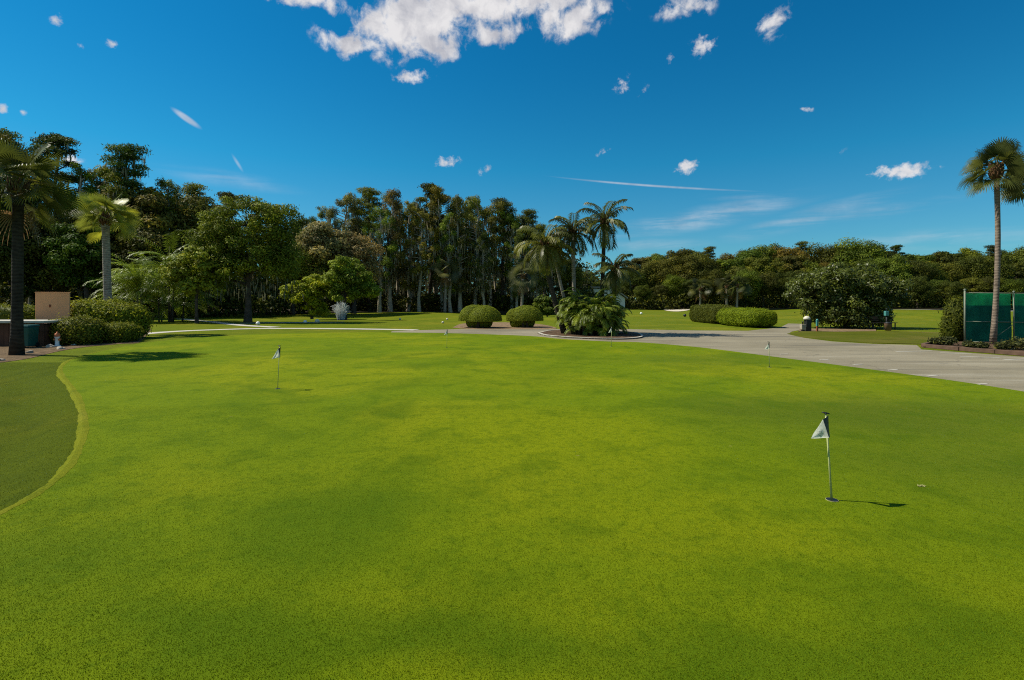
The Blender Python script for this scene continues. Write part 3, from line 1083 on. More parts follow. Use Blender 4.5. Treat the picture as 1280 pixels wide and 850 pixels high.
# planting beds
bed = [(-120, 470), (-30, 457), (5, 453), (40, 447.5), (75, 439), (110, 433.5), (150, 430), (178, 425), (176, 405), (60, 401), (-120, 401)]
struct('mulch_bed', poly_sheet('mulch_bed', catmull([G(*p) for p in bed + bed[:1]], 4)[:-1], 0.012, M['leafmulch'], 0.1), 'bark mulch bed under the hedges and bin', 'bed')
bed = [(566, 409.5), (585, 411.2), (640, 411.8), (688, 411.6), (694, 409.5), (670, 405), (620, 403), (580, 404.5)]
struct('mulch_bed', poly_sheet('mulch_bed', catmull([G(*p) for p in bed + bed[:1]], 4)[:-1], 0.022, M['palemulch'], 0.1), 'brown mulch bed under the two topiary mounds', 'bed')
isl = catmull([G(*p) for p in [(672, 417.5), (682, 420.2), (705, 422.4), (740, 424.2), (775, 424.8), (798, 423.4), (804, 420.8), (795, 417.2), (765, 414.2), (720, 413.2), (688, 414.3), (672, 417.5)]], 6)[:-1]
struct('mulch_bed', poly_sheet('mulch_bed', isl, 0.07, M['mulch'], 0.1), 'dark mulch bed inside the kerbed palm island', 'bed')
mb = MB()
n = len(isl)
cen = isl.mean(0)
for i in range(n):
    p, q = isl[i], isl[(i + 1) % n]
    ip, iq = p + (cen - p) / np.linalg.norm(cen - p) * 0.12, q + (cen - q) / np.linalg.norm(cen - q) * 0.12
    mb.add([(p[0], p[1], 0), (q[0], q[1], 0), (q[0], q[1], .08), (p[0], p[1], .08), (iq[0], iq[1], .085), (ip[0], ip[1], .085), (iq[0], iq[1], .0), (ip[0], ip[1], .0)],
           [(0, 1, 2, 3), (3, 2, 4, 5), (5, 4, 6, 7)])
struct('kerb', mb.mesh('kerb', M['kerb']), 'pale concrete kerb ringing the palm island', 'kerb')
isl2 = [(984, 417.5), (1000, 421.5), (1040, 426.2), (1090, 429.2), (1150, 430.6), (1215, 430), (1215, 417), (1120, 414.6), (1050, 414.3), (1005, 414.2)]
struct('grass_island', poly_sheet('grass_island', [G(*p) for p in isl2], 0.03, M['island'], 0.06), 'worn olive grass strip in front of the magnolia', 'grass strip')
struct('mulch_bed', poly_sheet('mulch_bed', [G(*p) for p in [(998, 414.6), (1050, 415.2), (1095, 414.4), (1095, 410.5), (1000, 411.5)]], 0.036, M['palemulch'], 0.05), 'reddish mulch under the magnolia', 'bed')
bed = [(1154, 434.6), (1210, 438.2), (1290, 444), (1500, 462), (1500, 428), (1205, 428), (1165, 431.5)]
struct('mulch_bed', poly_sheet('mulch_bed', [G(*p) for p in bed], 0.06, M['mulch'], 0.1), 'dark mulch bed in front of the green windscreen fence', 'bed')
struct('forest_floor', poly_sheet('forest_floor', [(-110, 46), (-70, 46), (-42, 58), (-33, 66), (-22, 76), (0, 78), (9, 76), (14, 90), (14, 170), (-130, 170)], 0.25, M['litter'], 0.6), 'dark leaf litter under the mossy wood', 'forest floor')
struct('forest_floor', poly_sheet('forest_floor', [(18, 118), (40, 108), (80, 106), (140, 96), (260, 96), (260, 220), (18, 220)], 0.3, M['litter'], 0.6), 'dark leaf litter under the far wood', 'forest floor')
struct('water', poly_sheet('pond', catmull([(-19.3, 50.6), (-17.2, 50.0), (-14.9, 50.6), (-14.8, 52.0), (-17, 52.6), (-19.4, 52.0), (-19.3, 50.6)], 5)[:-1], 0.02, M['pond']), 'small dark pond around the fountain', 'pond')

# ------------------------------------------------------------------ woods
cyp = [tree_cypress(18, 9500, 20 + i, w_, l_) for i, (w_, l_) in enumerate([(0.13, 0.28), (0.10, 0.22), (0.15, 0.36), (0.12, 0.30), (0.09, 0.18)])]
pin = [tree_pine(18, 9500, 40 + i) for i in range(3)]
bro = [tree_broad(15, 15000, 60 + i, w_, b_, 0.38, 0.21) for i, (w_, b_) in enumerate([(0.34, 0.22), (0.28, 0.16), (0.38, 0.3), (0.31, 0.1), (0.26, 0.25), (0.36, 0.18)])]
KIND = {'c': (cyp, 18.0, 'cypress_tree'), 'p': (pin, 18.0, 'pine_tree'), 'b': (bro, 15.0, 'broadleaf_tree')}
cnt = {'c': 0, 'p': 0, 'b': 0}
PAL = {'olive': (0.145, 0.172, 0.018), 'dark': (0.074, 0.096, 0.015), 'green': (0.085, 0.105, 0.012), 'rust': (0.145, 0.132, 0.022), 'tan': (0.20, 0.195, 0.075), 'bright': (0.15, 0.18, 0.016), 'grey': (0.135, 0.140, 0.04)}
WORD = {'olive': 'olive green', 'dark': 'dark green', 'green': 'mid green', 'rust': 'rust tinged', 'tan': 'pale tan', 'bright': 'bright green', 'grey': 'grey green'}


def wood_tree(kind, px, toppy, d, tone, label, group, wide=1.0):
    meshes, h0, name = KIND[kind]
    i = cnt[kind]
    cnt[kind] += 1
    tm, cm, mm = meshes[i % len(meshes)]
    h = Z(toppy, d)
    x = X(px, d)
    t = thing(name, label, 'tree', (x, d, 0.12), random.uniform(0, 6.28), group)
    s = h / h0
    t.scale = (s * wide, s * wide, s)
    link('trunk', tm, t)
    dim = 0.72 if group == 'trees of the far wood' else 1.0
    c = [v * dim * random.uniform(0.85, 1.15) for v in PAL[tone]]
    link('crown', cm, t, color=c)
    if mm:
        link('moss', mm, t, color=(0.25, 0.23, 0.14))['kind'] = 'stuff'
    return t


SORT = {'c': 'moss hung cypress', 'p': 'layered pine', 'b': 'round crowned tree'}
random.seed(5)
# (kind, px, top row in the photo, distance, tone, place)
LW = [
    ('b', -60, 190, 52, 'dark', 'cut off by the frame edge beyond the leftmost fan palm'), ('p', -20, 160, 56, 'dark', 'at the frame edge beside the leftmost fan palm'),
    ('p', 14, 166, 62, 'dark', 'directly behind the leftmost fan palm crown'), ('c', 40, 196, 58, 'dark', 'just right of the leftmost fan palm trunk'),
    ('p', 74, 168, 60, 'dark', 'spiring up between the two fan palms'), ('c', 98, 205, 58, 'olive', 'left of the smaller fan palm crown'),
    ('c', 122, 208, 62, 'rust', 'right above the smaller fan palm crown'), ('p', 160, 181, 60, 'dark', 'with a lone top right of the smaller fan palm'),
    ('c', 148, 210, 58, 'olive', 'right behind the lone pine top'), ('b', 178, 216, 60, 'rust', 'in the brown gap above the feathery thicket'),
    ('c', 205, 222, 62, 'olive', 'above the feathery palm thicket'), ('b', 226, 240, 66, 'rust', 'between feathery thicket and lawn oak'),
    ('p', 246, 232, 66, 'olive', 'at the left shoulder of the lawn oak'), ('b', 20, 262, 54, 'dark', 'low behind the leftmost palm trunk'),
    ('b', 108, 268, 54, 'dark', 'low behind the smaller fan palm trunk'), ('b', 168, 270, 56, 'dark', 'low and dark above the feathery thicket'),
    ('b', 62, 255, 55, 'dark', 'low and dark above the tan stucco block'),
    ('p', 283, 240, 72, 'dark', 'peeping over the top of the lawn oak'), ('c', 262, 262, 70, 'dark', 'behind the left half of the lawn oak'),
    ('c', 312, 268, 74, 'dark', 'hidden behind the lawn oak trunk'), ('c', 342, 262, 72, 'dark', 'behind the right half of the lawn oak'),
    ('p', 374, 274, 80, 'dark', 'right of the lawn oak with open sky above'), ('b', 402, 264, 68, 'tan', 'pale and domed above the yellow green small tree'),
    ('b', 366, 300, 66, 'olive', 'low between the lawn oak and the pale dome'), ('b', 442, 280, 70, 'tan', 'right of the pale dome above the small green tree'),
    ('c', 428, 240, 78, 'grey', 'standing apart above the fountain'), ('p', 462, 234, 80, 'olive', 'with a flat top right of the lone mossy tree'),
    ('c', 488, 234, 78, 'grey', 'tallest of those left of the topiary mounds'), ('c', 474, 258, 76, 'olive', 'below the flat topped pine'),
    ('c', 510, 252, 80, 'olive', 'in the dip left of the wood summit'), ('p', 536, 229, 82, 'dark', 'forming the summit of the mossy wood'),
    ('c', 524, 262, 77, 'rust', 'below and left of the wood summit'), ('c', 553, 238, 80, 'rust', 'just right of the wood summit'),
    ('c', 575, 243, 78, 'rust', 'above the left rim of the larger topiary mound'), ('c', 594, 246, 80, 'olive', 'above the crest of the larger topiary mound'),
    ('c', 563, 268, 77, 'olive', 'in front of the rust coloured pair'), ('c', 612, 256, 80, 'rust', 'above the right rim of the larger topiary mound'),
    ('p', 627, 250, 82, 'dark', 'above the gap between the topiary mounds'), ('c', 640, 264, 80, 'olive', 'above the left rim of the smaller topiary mound'),
    ('p', 657, 262, 82, 'dark', 'above the smaller topiary mound'), ('c', 672, 278, 80, 'olive', 'left of the leaning palms'),
    ('c', 605, 290, 77, 'dark', 'slim and low behind the larger topiary mound'), ('c', 646, 292, 77, 'dark', 'slim and low behind the smaller topiary mound'),
    ('c', 690, 292, 84, 'green', 'directly behind the leaning palms'), ('b', 708, 318, 86, 'dark', 'rounding off the wood behind the palm island'),
    ('b', 728, 338, 116, 'dark', 'low at the right end of the mossy wood'), ('b', 745, 350, 118, 'dark', 'lowest at the right end of the mossy wood'),
    ('c', 455, 268, 90, 'dark', 'deep in the wood right of the fountain'), ('c', 500, 270, 92, 'dark', 'deep in the wood below the dip'),
    ('c', 545, 258, 94, 'dark', 'deep in the wood below the summit'), ('c', 584, 262, 94, 'dark', 'deep behind the rust coloured pair'),
    ('c', 620, 272, 96, 'dark', 'deep behind the gap of the topiary mounds'), ('c', 662, 284, 96, 'dark', 'deep behind the smaller topiary mound'),
    ('c', 410, 290, 88, 'dark', 'deep behind the pale domed tree'), ('c', 132, 232, 76, 'dark', 'deep behind the smaller fan palm'),
    ('c', 190, 246, 78, 'dark', 'deep behind the feathery thicket'), ('c', 52, 232, 74, 'dark', 'deep behind the tan stucco block'),
    ('c', 85, 240, 76, 'dark', 'deep between the two fan palms'), ('c', 4, 225, 72, 'dark', 'deep behind the leftmost fan palm'),
    ('b', 232, 275, 80, 'dark', 'deep left of the lawn oak'),
    ('c', 408, 258, 84, 'olive', 'rising behind the left side of the pale dome'), ('c', 448, 256, 84, 'grey', 'between the lone mossy tree and the flat topped pine'), ('c', 384, 272, 82, 'dark', 'filling the gap right of the lawn oak'),
    ('c', 498, 246, 86, 'olive', 'slender in the second row left of the dip'), ('c', 516, 250, 85, 'grey', 'slender in the second row in the dip'), ('c', 544, 246, 87, 'olive', 'slender in the second row below the summit'),
    ('c', 566, 248, 86, 'grey', 'slender in the second row beside the rust pair'), ('c', 585, 250, 87, 'olive', 'slender in the second row over the larger topiary mound'), ('c', 603, 254, 86, 'grey', 'slender in the second row right of the larger topiary crest'),
    ('c', 632, 262, 88, 'olive', 'slender in the second row over the topiary gap'), ('c', 650, 268, 87, 'grey', 'slender in the second row over the smaller topiary mound'), ('c', 681, 282, 88, 'olive', 'slender in the second row behind the leaning palms'),
]
for k, px, tp, d, tone, place in LW:
    wood_tree(k, px, tp, d, tone, f'{WORD[tone]} {SORT[k]} {place}', 'trees of the mossy wood')

# the far wood on the right: skyline row, middle row, front row
MARK = {782: 'over the white gabled house', 800: 'right of the white gabled house', 822: 'over the tip of the bunker', 846: 'over the middle of the bunker', 868: 'over the left end of the hedge', 890: 'over the notch of the clipped hedges',
        912: 'over the small pair of far palms', 936: 'over the middle of the long hedge', 958: 'over the right end of the hedge', 980: 'between hedge and magnolia', 1002: 'over the left rim of the magnolia', 1026: 'over the left flank of the magnolia',
        1050: 'over the left crown of the magnolia', 1074: 'right over the magnolia summit', 1098: 'over the right crown of the magnolia', 1120: 'over the bench by the magnolia', 1144: 'right of the magnolia', 1168: 'halfway from magnolia to juniper',
        1190: 'over the juniper by the fence', 1212: 'over the corner post of the fence', 1236: 'just left of the tall palm trunk', 1262: 'just right of the tall palm trunk', 1288: 'at the frame edge over the fence', 1312: 'beyond the frame edge over the fence'}
LIFT = 2
SKY = {782: 326, 800: 318, 822: 311, 846: 307, 868: 307, 890: 309, 912: 312, 936: 308, 958: 304, 980: 302, 1002: 306, 1026: 308, 1050: 306, 1074: 301, 1098: 308, 1120: 306, 1144: 314, 1168: 310, 1190: 311, 1212: 306, 1236: 310, 1262: 308, 1288: 307, 1312: 309}
TONES = ['olive', 'rust', 'olive', 'green', 'rust', 'olive', 'rust', 'green']
for j, (px, mark) in enumerate(MARK.items()):
    tone = TONES[j % 8] if px < 1060 else ['green', 'olive', 'dark'][j % 3]
    wood_tree('b' if j % 5 else 'p', px + random.uniform(-4, 4), SKY[px] - LIFT + random.uniform(-2, 3), 134 + random.uniform(-5, 5), tone, f'{WORD[tone]} skyline tree of the far wood {mark}', 'trees of the far wood', 0.95)
    tone = TONES[(j + 3) % 8] if px < 1060 else ['dark', 'green', 'olive'][j % 3]
    wood_tree('b', px + 11 + random.uniform(-5, 5), SKY[px] - LIFT + 15 + random.uniform(-5, 7), 121 + random.uniform(-3, 3), tone, f'{WORD[tone]} middle row tree of the far wood {mark}', 'trees of the far wood', 0.95)
    tone = ['dark', 'green', 'dark', 'olive'][j % 4]
    if px == 846:
        tone = 'bright'
    wood_tree('b', px + random.uniform(-5, 5), SKY[px] - LIFT + 34 + random.uniform(-6, 10), 111 + random.uniform(-3, 3), tone, f'{WORD[tone]} front row tree of the far wood {mark}', 'trees of the far wood', 1.05)


def mass(name, label, region, count, ln, color, hfun):
    """undergrowth and deep wood too dense to count: one object of loose leaves"""
    x = R.uniform(region[0], region[1], count)
    y = R.uniform(region[2], region[3], count)
    top = hfun(x, y)
    z = top * R.random(count) ** 0.8
    p = np.stack([x, y, z], 1)
    n = unit(R.normal(size=p.shape) + np.array([0, -0.3, 0.5]))
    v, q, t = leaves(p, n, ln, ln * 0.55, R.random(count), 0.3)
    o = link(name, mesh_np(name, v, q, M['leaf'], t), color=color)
    o['kind'] = 'stuff'
    o['label'] = label
    o['category'] = 'undergrowth'
    return o


def lumps(base, amp, seed, fx=0.35):
    rr = np.random.default_rng(seed)
    ph = rr.uniform(0, 6.28, 6)
    return lambda x, y: np.maximum(0.3, base + amp * (np.sin(x * fx + ph[0]) * 0.5 + np.sin(x * fx * 2.3 + ph[1]) * 0.35 + np.sin(x * fx * 5.1 + y + ph[2]) * 0.3 + np.sin(y * 0.9 + ph[3]) * 0.2))


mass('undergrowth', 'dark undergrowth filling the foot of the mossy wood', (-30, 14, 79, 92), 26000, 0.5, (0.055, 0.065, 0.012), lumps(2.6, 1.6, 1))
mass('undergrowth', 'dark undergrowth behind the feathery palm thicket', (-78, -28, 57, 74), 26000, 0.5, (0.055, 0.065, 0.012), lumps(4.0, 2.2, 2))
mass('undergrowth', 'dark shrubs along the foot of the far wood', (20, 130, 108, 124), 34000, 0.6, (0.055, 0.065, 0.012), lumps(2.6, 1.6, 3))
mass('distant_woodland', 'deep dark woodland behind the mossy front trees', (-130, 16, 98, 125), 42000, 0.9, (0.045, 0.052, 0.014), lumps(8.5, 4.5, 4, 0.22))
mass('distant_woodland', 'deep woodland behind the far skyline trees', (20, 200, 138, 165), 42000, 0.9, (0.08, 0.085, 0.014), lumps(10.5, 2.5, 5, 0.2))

# ------------------------------------------------------------------ hero trees
def hero(name, label, cat, loc, meshes, color, rz=0.0, sc=1.0):
    t = thing(name, label, cat, (loc[0], loc[1], 0), rz)
    t.scale = (sc, sc, sc) if isinstance(sc, (int, float)) else sc
    link('trunk', meshes[0], t)
    link('crown', meshes[1], t, color=color)
    return t


d = 46.0
oak = hero('oak_tree', 'broad green oak standing alone on the lawn with a dark trunk', 'tree', (X(310, d), d), tree_lobed([(0, 0, 8.7, 3.0, 2.8, 2.7), (-2.9, 0.3, 7.5, 2.0, 2, 2.1), (2.5, -0.3, 8.5, 1.8, 1.9, 2.3), (1.0, 0, 5.6, 2.6, 2.3, 1.7), (-2.2, -0.5, 5.2, 1.9, 1.9, 1.5), (2.7, 0.4, 5.4, 1.4, 1.5, 1.6), (-3.7, 0.2, 4.2, 1.3, 1.2, 1.0)], 36000, 0.24, 0.115, (0.5, 0.95), 22, r0=0.26, seed=81), (0.13, 0.16, 0.016))
pts = np.stack([R.uniform(-4, 4, 160), R.uniform(-3, 3, 160), R.uniform(2.6, 4.2, 160)], 1)
link('moss', moss_mesh('oak_moss', pts, 0.4, 1.2, 0.10), oak, color=(0.13, 0.13, 0.08))['kind'] = 'stuff'
d = 44.0
hero('young_tree', 'light green young tree leaning out between palm thicket and lawn oak', 'tree', (X(246, d), d), tree_lobed([(0, 0, 5.3, 1.6, 1.5, 1.3), (-1.4, 0, 4.3, 1.2, 1.1, 1.1), (1.3, 0, 4.4, 1.3, 1.2, 1.0), (0.4, 0.3, 3.3, 1.4, 1.3, 0.9)], 6500, 0.28, 0.16, (0.4, 0.7), 15, r0=0.12, seed=83), (0.19, 0.22, 0.02))
d = 53.5
hero('small_tree', 'yellow green small tree with low spreading crown left of the fountain', 'tree', (X(390, d), d), tree_lobed([(-0.2, 0, 3.5, 1.5, 1.4, 0.9), (-1.9, 0, 2.8, 1.2, 1.1, 0.75), (1.2, 0, 3.0, 1.2, 1.2, 0.9), (-0.6, -0.4, 2.3, 1.3, 1.2, 0.7), (0.5, 0.3, 1.1, 1.1, 0.9, 0.9)], 7500, 0.26, 0.14, (0.35, 0.6), 16, r0=0.12, seed=85), (0.24, 0.28, 0.016))
d = 53.0
hero('small_tree', 'taller fresh green small tree right above the fountain', 'tree', (X(432, d), d), tree_lobed([(-0.3, 0, 5.6, 1.3, 1.3, 1.0), (0.9, 0, 4.3, 1.6, 1.5, 1.1), (-1.2, 0, 4.0, 1.3, 1.2, 1.0), (1.9, 0, 3.0, 1.3, 1.2, 0.9), (-0.4, 0.2, 2.7, 1.5, 1.4, 1.0)], 8500, 0.28, 0.15, (0.4, 0.65), 16, r0=0.13, seed=87), (0.16, 0.21, 0.02))
d = 78.0
hero('young_tree', 'leafy shrub tree filling the space left of the palm island', 'tree', (X(684, 60), 60), tree_broad(2.6, 3500, 88, 0.5, 0.1, 0.25, 0.15, 20), (0.08, 0.11, 0.014))

# magnolia: dense to the ground, glossy, white blossoms
d = 36.6
mag = hero('magnolia_tree', 'big glossy magnolia with white blossoms and foliage to the ground', 'tree', (X(1058, d), d), tree_lobed([(-2.6, 0, 2.5, 1.6, 1.5, 1.4), (-0.9, 0.2, 3.1, 1.7, 1.6, 1.5), (1.1, 0, 3.0, 1.8, 1.7, 1.6), (2.8, -0.1, 2.55, 1.25, 1.3, 1.1), (-0.2, -0.5, 1.3, 2.0, 1.6, 1.2), (1.6, -0.3, 1.2, 1.1, 1.2, 0.8), (-1.7, -0.6, 0.8, 1.3, 1.2, 0.7), (0.6, -0.8, 0.75, 1.5, 1.1, 0.7)], 30000, 0.22, 0.10, (0.35, 0.7), 24, 'leafgloss', r0=0.2, seed=91, fork=0.1), (0.085, 0.105, 0.014), 0.0, (0.93, 1.0, 1.0))
fb = MB()
for i in range(26):
    w = random.uniform(0, 6.28)
    el = random.uniform(0.1, 1.3)
    c = Vector((math.cos(w) * math.cos(el) * 3.2 + 0.3, -abs(math.sin(w)) * math.cos(el) * 2.0, 2.5 + math.sin(el) * 1.9))
    for k in range(6):
        a = k * 1.047
        e = Vector((math.cos(a), math.sin(a), 0.6)) * 0.10
        s = Vector((-math.sin(a), math.cos(a), 0)) * 0.045
        fb.add([c, c + e * 0.6 + s, c + e, c + e * 0.6 - s], [(0, 1, 2, 3)])
link('blossoms', fb.mesh('blossoms', M['flower']), mag)

# ------------------------------------------------------------------ palms
d = 18.6
fan_palm('big dark fan palm at the left frame edge with a thick shaded trunk', (X(21, d), d), Z(232, d) , lean=(0.05, 0), r=0.17, rad_=1.85, n=32, color=(0.105, 0.118, 0.018), seed=11, trunk='palmdark', low=-0.9, skirt=2, petiole=0.52)
d = 29.5
fan_palm('smaller yellow green fan palm with a pale trunk rising from the hedge', (X(136, d), d), Z(272, d), lean=(-0.2, 0), r=0.20, rad_=1.68, n=36, color=(0.26, 0.285, 0.035), seed=12, low=-0.7, skirt=0, petiole=0.56)
d = 22.6
fan_palm('tall slender fan palm in front of the green windscreen fence', (X(1241, d), d), Z(212, d), lean=(0.15, 0), r=0.10, rad_=1.45, n=30, color=(0.072, 0.085, 0.018), seed=13, bend=0.14, low=-0.75, skirt=0, trunk='palmbrown')
d = 23.4
fan_palm('fan palm half cut off by the right frame edge', (X(1306, d), d), Z(226, d), lean=(-0.5, 0), r=0.10, rad_=1.45, n=30, color=(0.072, 0.085, 0.018), seed=14, low=-0.75, skirt=0, trunk='palmbrown')
# fan palms far away
for i, (px, tp, d, col, lab) in enumerate([(875, 361, 106, (0.07, 0.08, 0.025), 'lone small fan palm far beyond the bunker'), (908, 358, 104, (0.08, 0.085, 0.025), 'left palm of the far pair over the hedge'), (921, 357, 103, (0.075, 0.09, 0.025), 'right palm of the far pair over the hedge')]):
    fan_palm(lab, (X(px, d), d), Z(tp, d), lean=(0.1, 0), r=0.22, rad_=2.9, n=22, color=col, seed=20 + i, skirt=2, low=-0.8)
for i, (px, tp, d, lab) in enumerate([(556, 338, 76, 'pale fan palm shining inside the mossy wood'), (652, 345, 74, 'fan palm among trunks behind the smaller topiary mound')]):
    fan_palm(lab, (X(px, d), d), Z(tp, d), lean=(0.2, 0), r=0.2, rad_=2.6, n=24, color=(0.10, 0.11, 0.05), seed=30 + i, skirt=3, low=-0.9)

# feather palms of the island
GP = 'feather palms on the kerbed island'
for (bx, cx, cy, d, L, n, r, col, seed, lab, bend) in [
    (706, 681, 308, 29.6, 1.95, 24, 0.15, (0.115, 0.125, 0.018), 41, 'thick leaning feather palm with yellowish crown, leftmost on the island', -0.15),
    (715, 692, 316, 31.5, 1.6, 14, 0.10, (0.10, 0.12, 0.018), 42, 'thin leaning feather palm beside the thick leaning one', 0.0),
    (719, 716, 292, 30.6, 1.75, 20, 0.125, (0.085, 0.10, 0.018), 43, 'upright feather palm between the leaning pair and the tallest', 0.0),
    (751, 756, 279, 30.0, 1.85, 18, 0.125, (0.085, 0.10, 0.018), 44, 'tallest feather palm on the island, dark and ragged against the sky', 0.0),
    (765, 769, 339, 28.8, 1.6, 16, 0.115, (0.075, 0.09, 0.018), 45, 'short feather palm at the right of the island', 0.05)]:
    x0 = X(bx, d)
    queen_palm(lab, (x0, d), Z(cy, d), (X(cx, d) - x0, 0.1), r, L, n, col, seed, 'palmdark' if seed in (44, 45, 41) else 'palmgrey', GP, bend)
d = 29.2
feather_thicket('palm_thicket', 'dense arching areca thicket at the foot of the island palms', 'shrub', (X(738, d), d), 560, 1.15, (0.8, 1.3), (0.17, 0.22, 0.02), 51, 80, None, 2.45, 0.26, (0.6, 1.2), 0.022, 0.1)
d = 47.0
feather_thicket('palm_thicket', 'tall dark feathery palm thicket left of the lawn oak', 'shrub', (X(205, d), d), 200, 2.1, (2.6, 4.3), (0.17, 0.235, 0.02), 52, 16, None, 7.4, 0.72, (0.5, 0.95))

# ------------------------------------------------------------------ clipped shrubs
HC = (0.075, 0.095, 0.014)
d = 36.8
clipped('topiary_mound', 'larger clipped topiary mound of two merged caps', 'topiary', (X(600, d), d, 0.02),
        [(-0.42, 0.35, 0.62, 1.15, 1.0, 1.02, 2.0), (0.36, -0.25, 0.54, 1.22, 1.05, 1.04, 2.0), (-0.30, 0.2, 0.42, 0.70, 0.6, 0.5, 2.4, 0.03), (0.22, 0.0, 0.40, 0.68, 0.55, 0.45, 2.4, 0.05)], 60000, 0.055, 0.04, (0.21, 0.25, 0.022), zcut=0.47, rough=0.014,
        stems=[(0.75 * math.cos(i * 2.4) * (0.3 + 0.045 * i), 0.6 * math.sin(i * 2.4) * (0.3 + 0.045 * i), 0.85, 0.085) for i in range(18)])
d = 37.4
clipped('topiary_mound', 'smaller clipped topiary mound with open shaded underside', 'topiary', (X(655, d), d, 0.02),
        [(0.14, 0.0, 0.60, 1.28, 1.0, 0.98, 2.0), (-0.72, 0.1, 0.66, 0.58, 0.6, 0.66, 2.1), (-0.40, 0.0, 0.40, 0.62, 0.6, 0.5, 2.4, 0.03), (0.25, 0.1, 0.40, 0.55, 0.5, 0.4, 2.4, 0.05)], 52000, 0.055, 0.04, (0.21, 0.25, 0.022), zcut=0.47, rough=0.014,
        stems=[(0.7 * math.cos(i * 2.4) * (0.3 + 0.045 * i), 0.55 * math.sin(i * 2.4) * (0.3 + 0.045 * i), 0.85, 0.085) for i in range(17)])
# long hedge running away from the viewer
ax_, ay_ = 18.0, 36.6
bx_, by_ = 17.6, 46.5
ang = math.atan2(by_ - ay_, bx_ - ax_) - math.pi / 2
mid = lambda s: (ax_ + (bx_ - ax_) * s, ay_ + (by_ - ay_) * s)
clipped('hedge', 'yellow green clipped box hedge ending beside the drive', 'hedge', mid(0.27), [(0, 0, 0.66, 1.28, 3.0, 0.67, 3.6)], 60000, 0.07, 0.048, (0.19, 0.25, 0.012), ang, rough=0.03)
clipped('hedge', 'darker clipped box hedge farther from the drive', 'hedge', mid(0.86), [(0, 0, 0.76, 1.15, 2.9, 0.77, 5)], 34000, 0.085, 0.055, (0.095, 0.11, 0.014), ang, rough=0.03)
# hedges at the left bed
d = 26.5
clipped('hedge', 'big rounded hedge behind the low ones at the left bed', 'hedge', (X(133, d), d), [(-0.55, 0, 1.0, 1.35, 1.3, 0.92, 3.2), (0.62, 0.1, 0.88, 1.05, 1.2, 0.88, 3.2)], 22000, 0.14, 0.085, (0.20, 0.22, 0.016), rough=0.09)
d = 23.2
clipped('bush', 'low clipped bush between the wooden counter and the lawn', 'bush', (X(97, d), d), [(0, 0, 0.58, 0.88, 0.85, 0.58, 3.0)], 10000, 0.11, 0.07, (0.17, 0.18, 0.022), rough=0.07)
d = 24.6
clipped('bush', 'small square clipped bush at the corner of the left bed', 'bush', (X(144, d), d), [(0, 0, 0.42, 0.90, 0.8, 0.42, 4.0)], 12000, 0.08, 0.055, (0.16, 0.18, 0.018), rough=0.05)
d = 29.0
clipped('hedge', 'sunlit clipped hedge behind the wooden counter', 'hedge', (X(-10, d), d), [(0, 0, 0.82, 2.9, 0.7, 0.84, 5)], 18000, 0.10, 0.065, (0.16, 0.18, 0.016), rough=0.05)
d = 24.4
clipped('juniper', 'upright dark juniper bush at the corner of the fence', 'bush', (X(1196, d), d), [(0, 0, 1.05, 0.52, 0.5, 1.1, 2.0), (-0.22, 0.0, 0.7, 0.42, 0.45, 0.72, 2.0)], 11000, 0.13, 0.045, (0.09, 0.105, 0.012), rough=0.07)
# low plants in the right bed
LP = ['low grey green plant by the bed corner', 'low plant at the foot of the juniper', 'low plant under the fence corner post', 'low plant beside the tall palm trunk', 'low leafy plant near the frame edge in the fence bed', 'dark little plant between juniper and palm']
for i, (px, py, s) in enumerate([(1170, 432.5, 0.26), (1184, 433.0, 0.34), (1212, 436, 0.22), (1254, 438.5, 0.26), (1272, 439, 0.40), (1228, 437.0, 0.2)]):
    x, y = G(px, py)
    p, dd, ct = clump_points([(0, 0, s * 0.55, s * 1.1, s, s * 0.6)], 420, 0.2, 0.9)
    v, q, t_ = leaves(p, unit(dd * 0.3 + R.normal(size=p.shape)), 0.13, 0.05, R.random(len(p)))
    t = thing('bedding_plant', LP[i], 'plant', (x, y, 0.06), 0, 'bedding plants by the fence')
    link('foliage', mesh_np('plant_foliage', v, q, M['leaf'], t_), t, color=(0.07, 0.08, 0.03))
    mb = MB()
    mb.tube([(0, 0, -0.02), (0.01, 0, s * 0.4), (0, 0.01, s * 0.8)], [0.02, 0.015, 0.008], 6)
    link('stem', mb.mesh('plant_stem', M['bark']), t)

# ------------------------------------------------------------------ left corner: counter, stucco block, bin
d = 22.6
t = thing('wooden_counter', 'low brown board counter with pale slab top behind the palm trunk', 'counter', (X(20, d), d, 0))
mb = MB()
W_ = 4.6
for i in range(24):
    xx = -W_ / 2 - 0.6 + (W_ + 0.0) * (i + 0.5) / 24
    mb.box((xx, -0.5, 0.50), (W_ / 24 - 0.012, 0.03, 0.98), 0)
link('front_boards', mb.mesh('front_boards', M['brownwood'], bevel=0.003), t)
mb = MB()
mb.box((-0.6, 0.05, 0.47), (W_ - 0.06, 1.0, 0.90))
link('body', mb.mesh('counter_body', M['brownwood']), t)
mb = MB()
mb.box((-0.55, 0.0, 1.06), (W_ + 0.2, 1.35, 0.10))
link('slab_top', mb.mesh('slab_top', M['kerb'], bevel=0.015), t)
mb = MB()
mb.box((-2.3, -0.56, 0.46), (2.4, 0.04, 0.92))
link('side_panel', mb.mesh('side_panel', M['tanboard'], bevel=0.004), t)
d = 24.6
t = thing('stucco_block', 'tan stucco block standing behind the wooden counter', 'wall', (X(66.5, d), d, 0), rad(38))
mb = MB()
mb.box((0, 0, 1.17), (1.22, 0.42, 2.34))
link('wall', mb.mesh('stucco_wall', M['stucco'], bevel=0.02), t)
mb = MB()
mb.box((0, 0, 2.362), (1.26, 0.46, 0.04))
link('coping', mb.mesh('coping', M['stucco'], bevel=0.008), t)
mb = MB()
